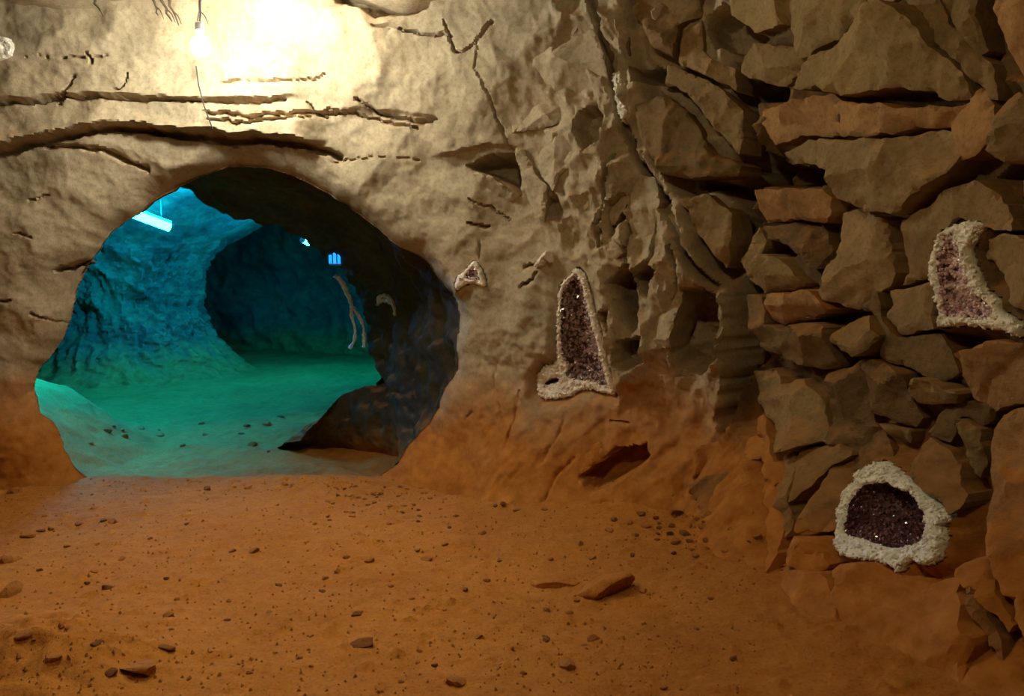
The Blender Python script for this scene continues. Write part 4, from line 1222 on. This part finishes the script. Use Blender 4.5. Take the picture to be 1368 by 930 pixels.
# ------------------------------------------------------------------ lamps
def uv_ball(r, seg=20, ring=12, sz=1.0):
    V = [(0, 0, r * sz)]
    for i in range(1, ring):
        a = math.pi * i / ring
        V += [(r * math.sin(a) * math.cos(2 * math.pi * q / seg), r * math.sin(a) * math.sin(2 * math.pi * q / seg), r * sz * math.cos(a)) for q in range(seg)]
    V.append((0, 0, -r * sz))
    Fc = [[0, 1 + q, 1 + (q + 1) % seg] for q in range(seg)]
    for i in range(ring - 2):
        Fc += [[1 + i * seg + q, 1 + (i + 1) * seg + q, 1 + (i + 1) * seg + (q + 1) % seg, 1 + i * seg + (q + 1) % seg] for q in range(seg)]
    e = len(V) - 1
    Fc += [[e, 1 + (ring - 2) * seg + (q + 1) % seg, 1 + (ring - 2) * seg + q] for q in range(seg)]
    return V, Fc


def bare_bulb(label, loc, top, mat, group=None, r=.055):
    t = thing('bulb_lamp', label, 'lamp', loc, group)
    V, Fc = uv_ball(r, sz=1.15)
    mesh_obj('bulb', V, Fc, mat, t, 180)
    V, Fc = tube_mesh([(0, 0, r * 1.0), (0, 0, r + .03), (0, 0, r + .035), (0, 0, r + .075), (0, 0, r + .085)], [.018, .020, .026, .026, .012], 14)
    mesh_obj('socket', V, Fc, M_METAL, t, 40)
    V, Fc = tube_mesh([(0, 0, r + .08), (.006, .004, r + .12), (0, .02, (top + r + .1) / 2), (0, .01, top)], .005, 8)
    mesh_obj('cord', V, Fc, M_CABLE, t, 60)
    return t


LA = at_y(268, 62, 4.70); LB = at_y(376, 2, 4.72)
bare_bulb('glaring bare bulb hanging by the wall above the tunnel mouth', LA, 3.35 - LA[2], M_BULB)
bare_bulb('second glaring bulb tucked under the ceiling edge', LB, 3.45 - LB[2], M_BULB)
bare_bulb('added unseen warm fill bulb on a cord near the dark wall', (-0.15, 2.05, 2.92), .4, M_BULB_ROOM_FILL)  # unseen bulb added as warm fill for the right wall
def fill_pendant(label, loc, top, half_angle):  # unseen pendant added to light the floor; shade keeps it out of the tunnel
    t = thing('fill_pendant_lamp', label, 'lamp', loc)
    V, Fc = uv_ball(.05, sz=1.1)
    mesh_obj('bulb', V, Fc, M_BULB_FLOOR_FILL, t, 180)
    V, Fc = tube_mesh([(0, 0, .05), (0, 0, .10), (0, 0, .13)], [.018, .024, .012], 14)
    mesh_obj('socket', V, Fc, M_METAL, t, 40)
    n = 32
    rim = .14; zr = -rim / math.tan(half_angle)
    prof = [(.022, .11), (.06, .10), (.11, .05), (rim, zr), (rim + .004, zr), (.114, .054), (.063, .106), (.022, .116)]
    V = [(r * math.cos(2 * math.pi * q / n), r * math.sin(2 * math.pi * q / n), z) for r, z in prof for q in range(n)]
    Fc = [[i * n + q, i * n + (q + 1) % n, (i + 1) * n + (q + 1) % n, (i + 1) * n + q] for i in range(len(prof) - 1) for q in range(n)]
    mesh_obj('lamp_shade', V, Fc, M_SHADE, t, 50)
    V, Fc = tube_mesh([(0, 0, .12), (0, .01, top * .5), (0, 0, top)], .005, 8)
    mesh_obj('cord', V, Fc, M_CABLE, t, 60)


fill_pendant('added unseen pendant bulb in a dark metal shade over the dirt floor', (-1.35, 3.40, 3.02), .35, math.radians(32))
# loose wire dangling below the bright bulb
wp = [at_y(262, 88, 5.05), at_y(265, 112, 5.09), at_y(272, 140, 5.12), at_y(284, 172, 5.14)]
V, Fc = tube_mesh(wp, .0045, 8)
tag(mesh_obj('loose_wire', V, Fc, M_CABLE, None, 60), 'thin dark wire dangling below the glaring bulb', 'wire')

# cyan tube in the chamber
A = Vector(at_y(173, 284, 10.1)); B = Vector(at_y(227, 304, 10.45))


def tube_lamp(label, A, B, r, hood=False):
    t = thing('tube_lamp', label, 'lamp', A)
    dirv = (B - A).normalized()
    V, Fc = tube_mesh([A, A.lerp(B, .33), A.lerp(B, .66), B], r, 16)
    adopt(mesh_obj('tube', V, Fc, M_TUBE, None, 60), t)
    for e, sgn in ((A, -1), (B, 1)):
        V, Fc = tube_mesh([e - dirv * .005 * sgn, e + dirv * .03 * sgn], r * 1.12, 16)
        adopt(mesh_obj('end_cap', V, Fc, M_WHITE, None, 60), t)
    up = Vector((0, 0, 1))
    V, Fc = tube_mesh([A + up * (r + .02) - dirv * .02, B + up * (r + .02) + dirv * .02], .022, 4)
    adopt(mesh_obj('batten', V, Fc, M_WHITE, None), t)
    if hood:                                              # added bent sheet that keeps this tube's light on the floor
        side = dirv.cross(up).normalized()
        prof = [(-.19, -.14), (-.10, .05), (.10, .05), (.19, -.14), (.194, -.14), (.104, .055), (-.104, .055), (-.194, -.14)]
        V = [e + side * a_ + up * b_ for e in (A - dirv * .1, B + dirv * .1) for a_, b_ in prof]
        n = len(prof)
        Fc = [[k, (k + 1) % n, n + (k + 1) % n, n + k] for k in range(n)] + [[0, 1, 2, 3], [n + 3, n + 2, n + 1, n]]
        adopt(mesh_obj('hood', [tuple(v) for v in V], Fc, M_SHADE, None), t)
    for e in (.2, .8):
        q = A.lerp(B, e)
        V, Fc = tube_mesh([q + up * (r + .03), q + up * .40], .006, 6)
        adopt(mesh_obj('hanger', V, Fc, M_METAL, None), t)


tube_lamp('slanting cyan fluorescent tube under the chamber ceiling', A, B, .055)
tube_lamp('added unseen cyan tube under a long metal hood behind the rock wall', Vector((-4.75, 6.85, 1.98)), Vector((-4.55, 7.75, 1.98)), .055, True)  # tube added out of sight to brighten the chamber floor


def on_tunnel(px, py, lift=.01):
    h = TUN_BVH.ray_cast(Vector(CAM), Vector(ray(px, py)))
    if h[0] is None or h[0].y < 5.4:
        return Vector(at_y(px, py, 7.3))
    return h[0] - Vector(ray(px, py)).normalized() * lift


# mineral seams and small glowing parts on the tunnel lining
def seam(label, lines, rad, name='quartz_seam'):
    allp = [[on_tunnel(*p, .012) for p in chaikin(np.array(l, float), 2, False)] for l in lines]
    t = thing(name, label, 'quartz', allp[0][-1])
    for pts in allp:
        V, Fc = tube_mesh(pts, [rad * random.uniform(.6, 1.4) for _ in pts], 7, .25)
        adopt(mesh_obj('strand', V, Fc, M_QUARTZ, None, 40), t)


seam('pale forked quartz seam running down the tunnel edge', [[(447, 368), (456, 378), (464, 394), (470, 408), (478, 420), (485, 432), (487, 450), (486, 464)], [(469, 408), (470, 424), (475, 440), (474, 454), (467, 466)], [(452, 368), (462, 384), (468, 402)]], .016)
seam('pale arched quartz rim on the dark tunnel lining', [[(505, 408), (507, 396), (516, 394), (524, 400), (527, 412), (528, 422)], [(508, 402), (518, 400), (524, 406)]], .020)
A = Vector(at_y(404, 321, 11.9)); B = Vector(at_y(412, 325, 12.6))
tube_lamp('short cyan tube glowing deep in the dark end of the chamber', A, B, .036)
q = on_tunnel(447, 345, .04)
t = thing('blue_rods', 'small glowing blue rods above the forked quartz seam', 'lamp', q)  # three short blue emissive rods on a bracket
for dx in (-.04, 0, .04):
    V, Fc = tube_mesh([(dx, 0, -.05), (dx, 0, 0), (dx, 0, .07 + dx)], .014, 10); mesh_obj('glow_rod', V, Fc, M_BLUE, t, 60)
V, Fc = tube_mesh([(-.055, .02, -.055), (.055, .02, -.055)], .012, 8); mesh_obj('bracket', V, Fc, M_METAL, t, 60)

# dark rootlets hanging from the ceiling edge by the bulbs
def root(px, py, L, lean, seed, label):
    rg = random.Random(seed)
    p = Vector(at_y(px, py, 5.0))
    pts = [p]
    for k in range(6):
        pts.append(pts[-1] + Vector((lean * L / 6 + rg.uniform(-.012, .012), rg.uniform(-.008, .008), -L / 6)))
    t = thing('hanging_root', label, 'root', pts[0], 'rootlets hanging from the ceiling')
    V, Fc = tube_mesh([p + Vector((0, 0, .25))] + pts, [.011, .010, .009, .008, .007, .006, .005, .003], 7, .2)
    adopt(mesh_obj('stem', V, Fc, M_ROOT, None, 60), t)
    b = pts[3]
    V, Fc = tube_mesh([b, b + Vector((.03 * (1 if lean >= 0 else -1), 0, -.03)), b + Vector((.05 * (1 if lean >= 0 else -1), 0, -.08))], [.005, .004, .002], 6)
    adopt(mesh_obj('branch', V, Fc, M_ROOT, None, 60), t)


LBL = 'thin dark rootlet hanging from the ceiling near the glaring bulbs'
for (x, y, L, ln, sd) in ((204, -6, .12, .25, 1), (222, -6, .18, .3, 2), (268, -4, .17, .0, 3), (128, -4, .09, .35, 4), (212, -6, .15, .3, 5)):
    root(x, y, L, ln, sd, LBL)
print('done')
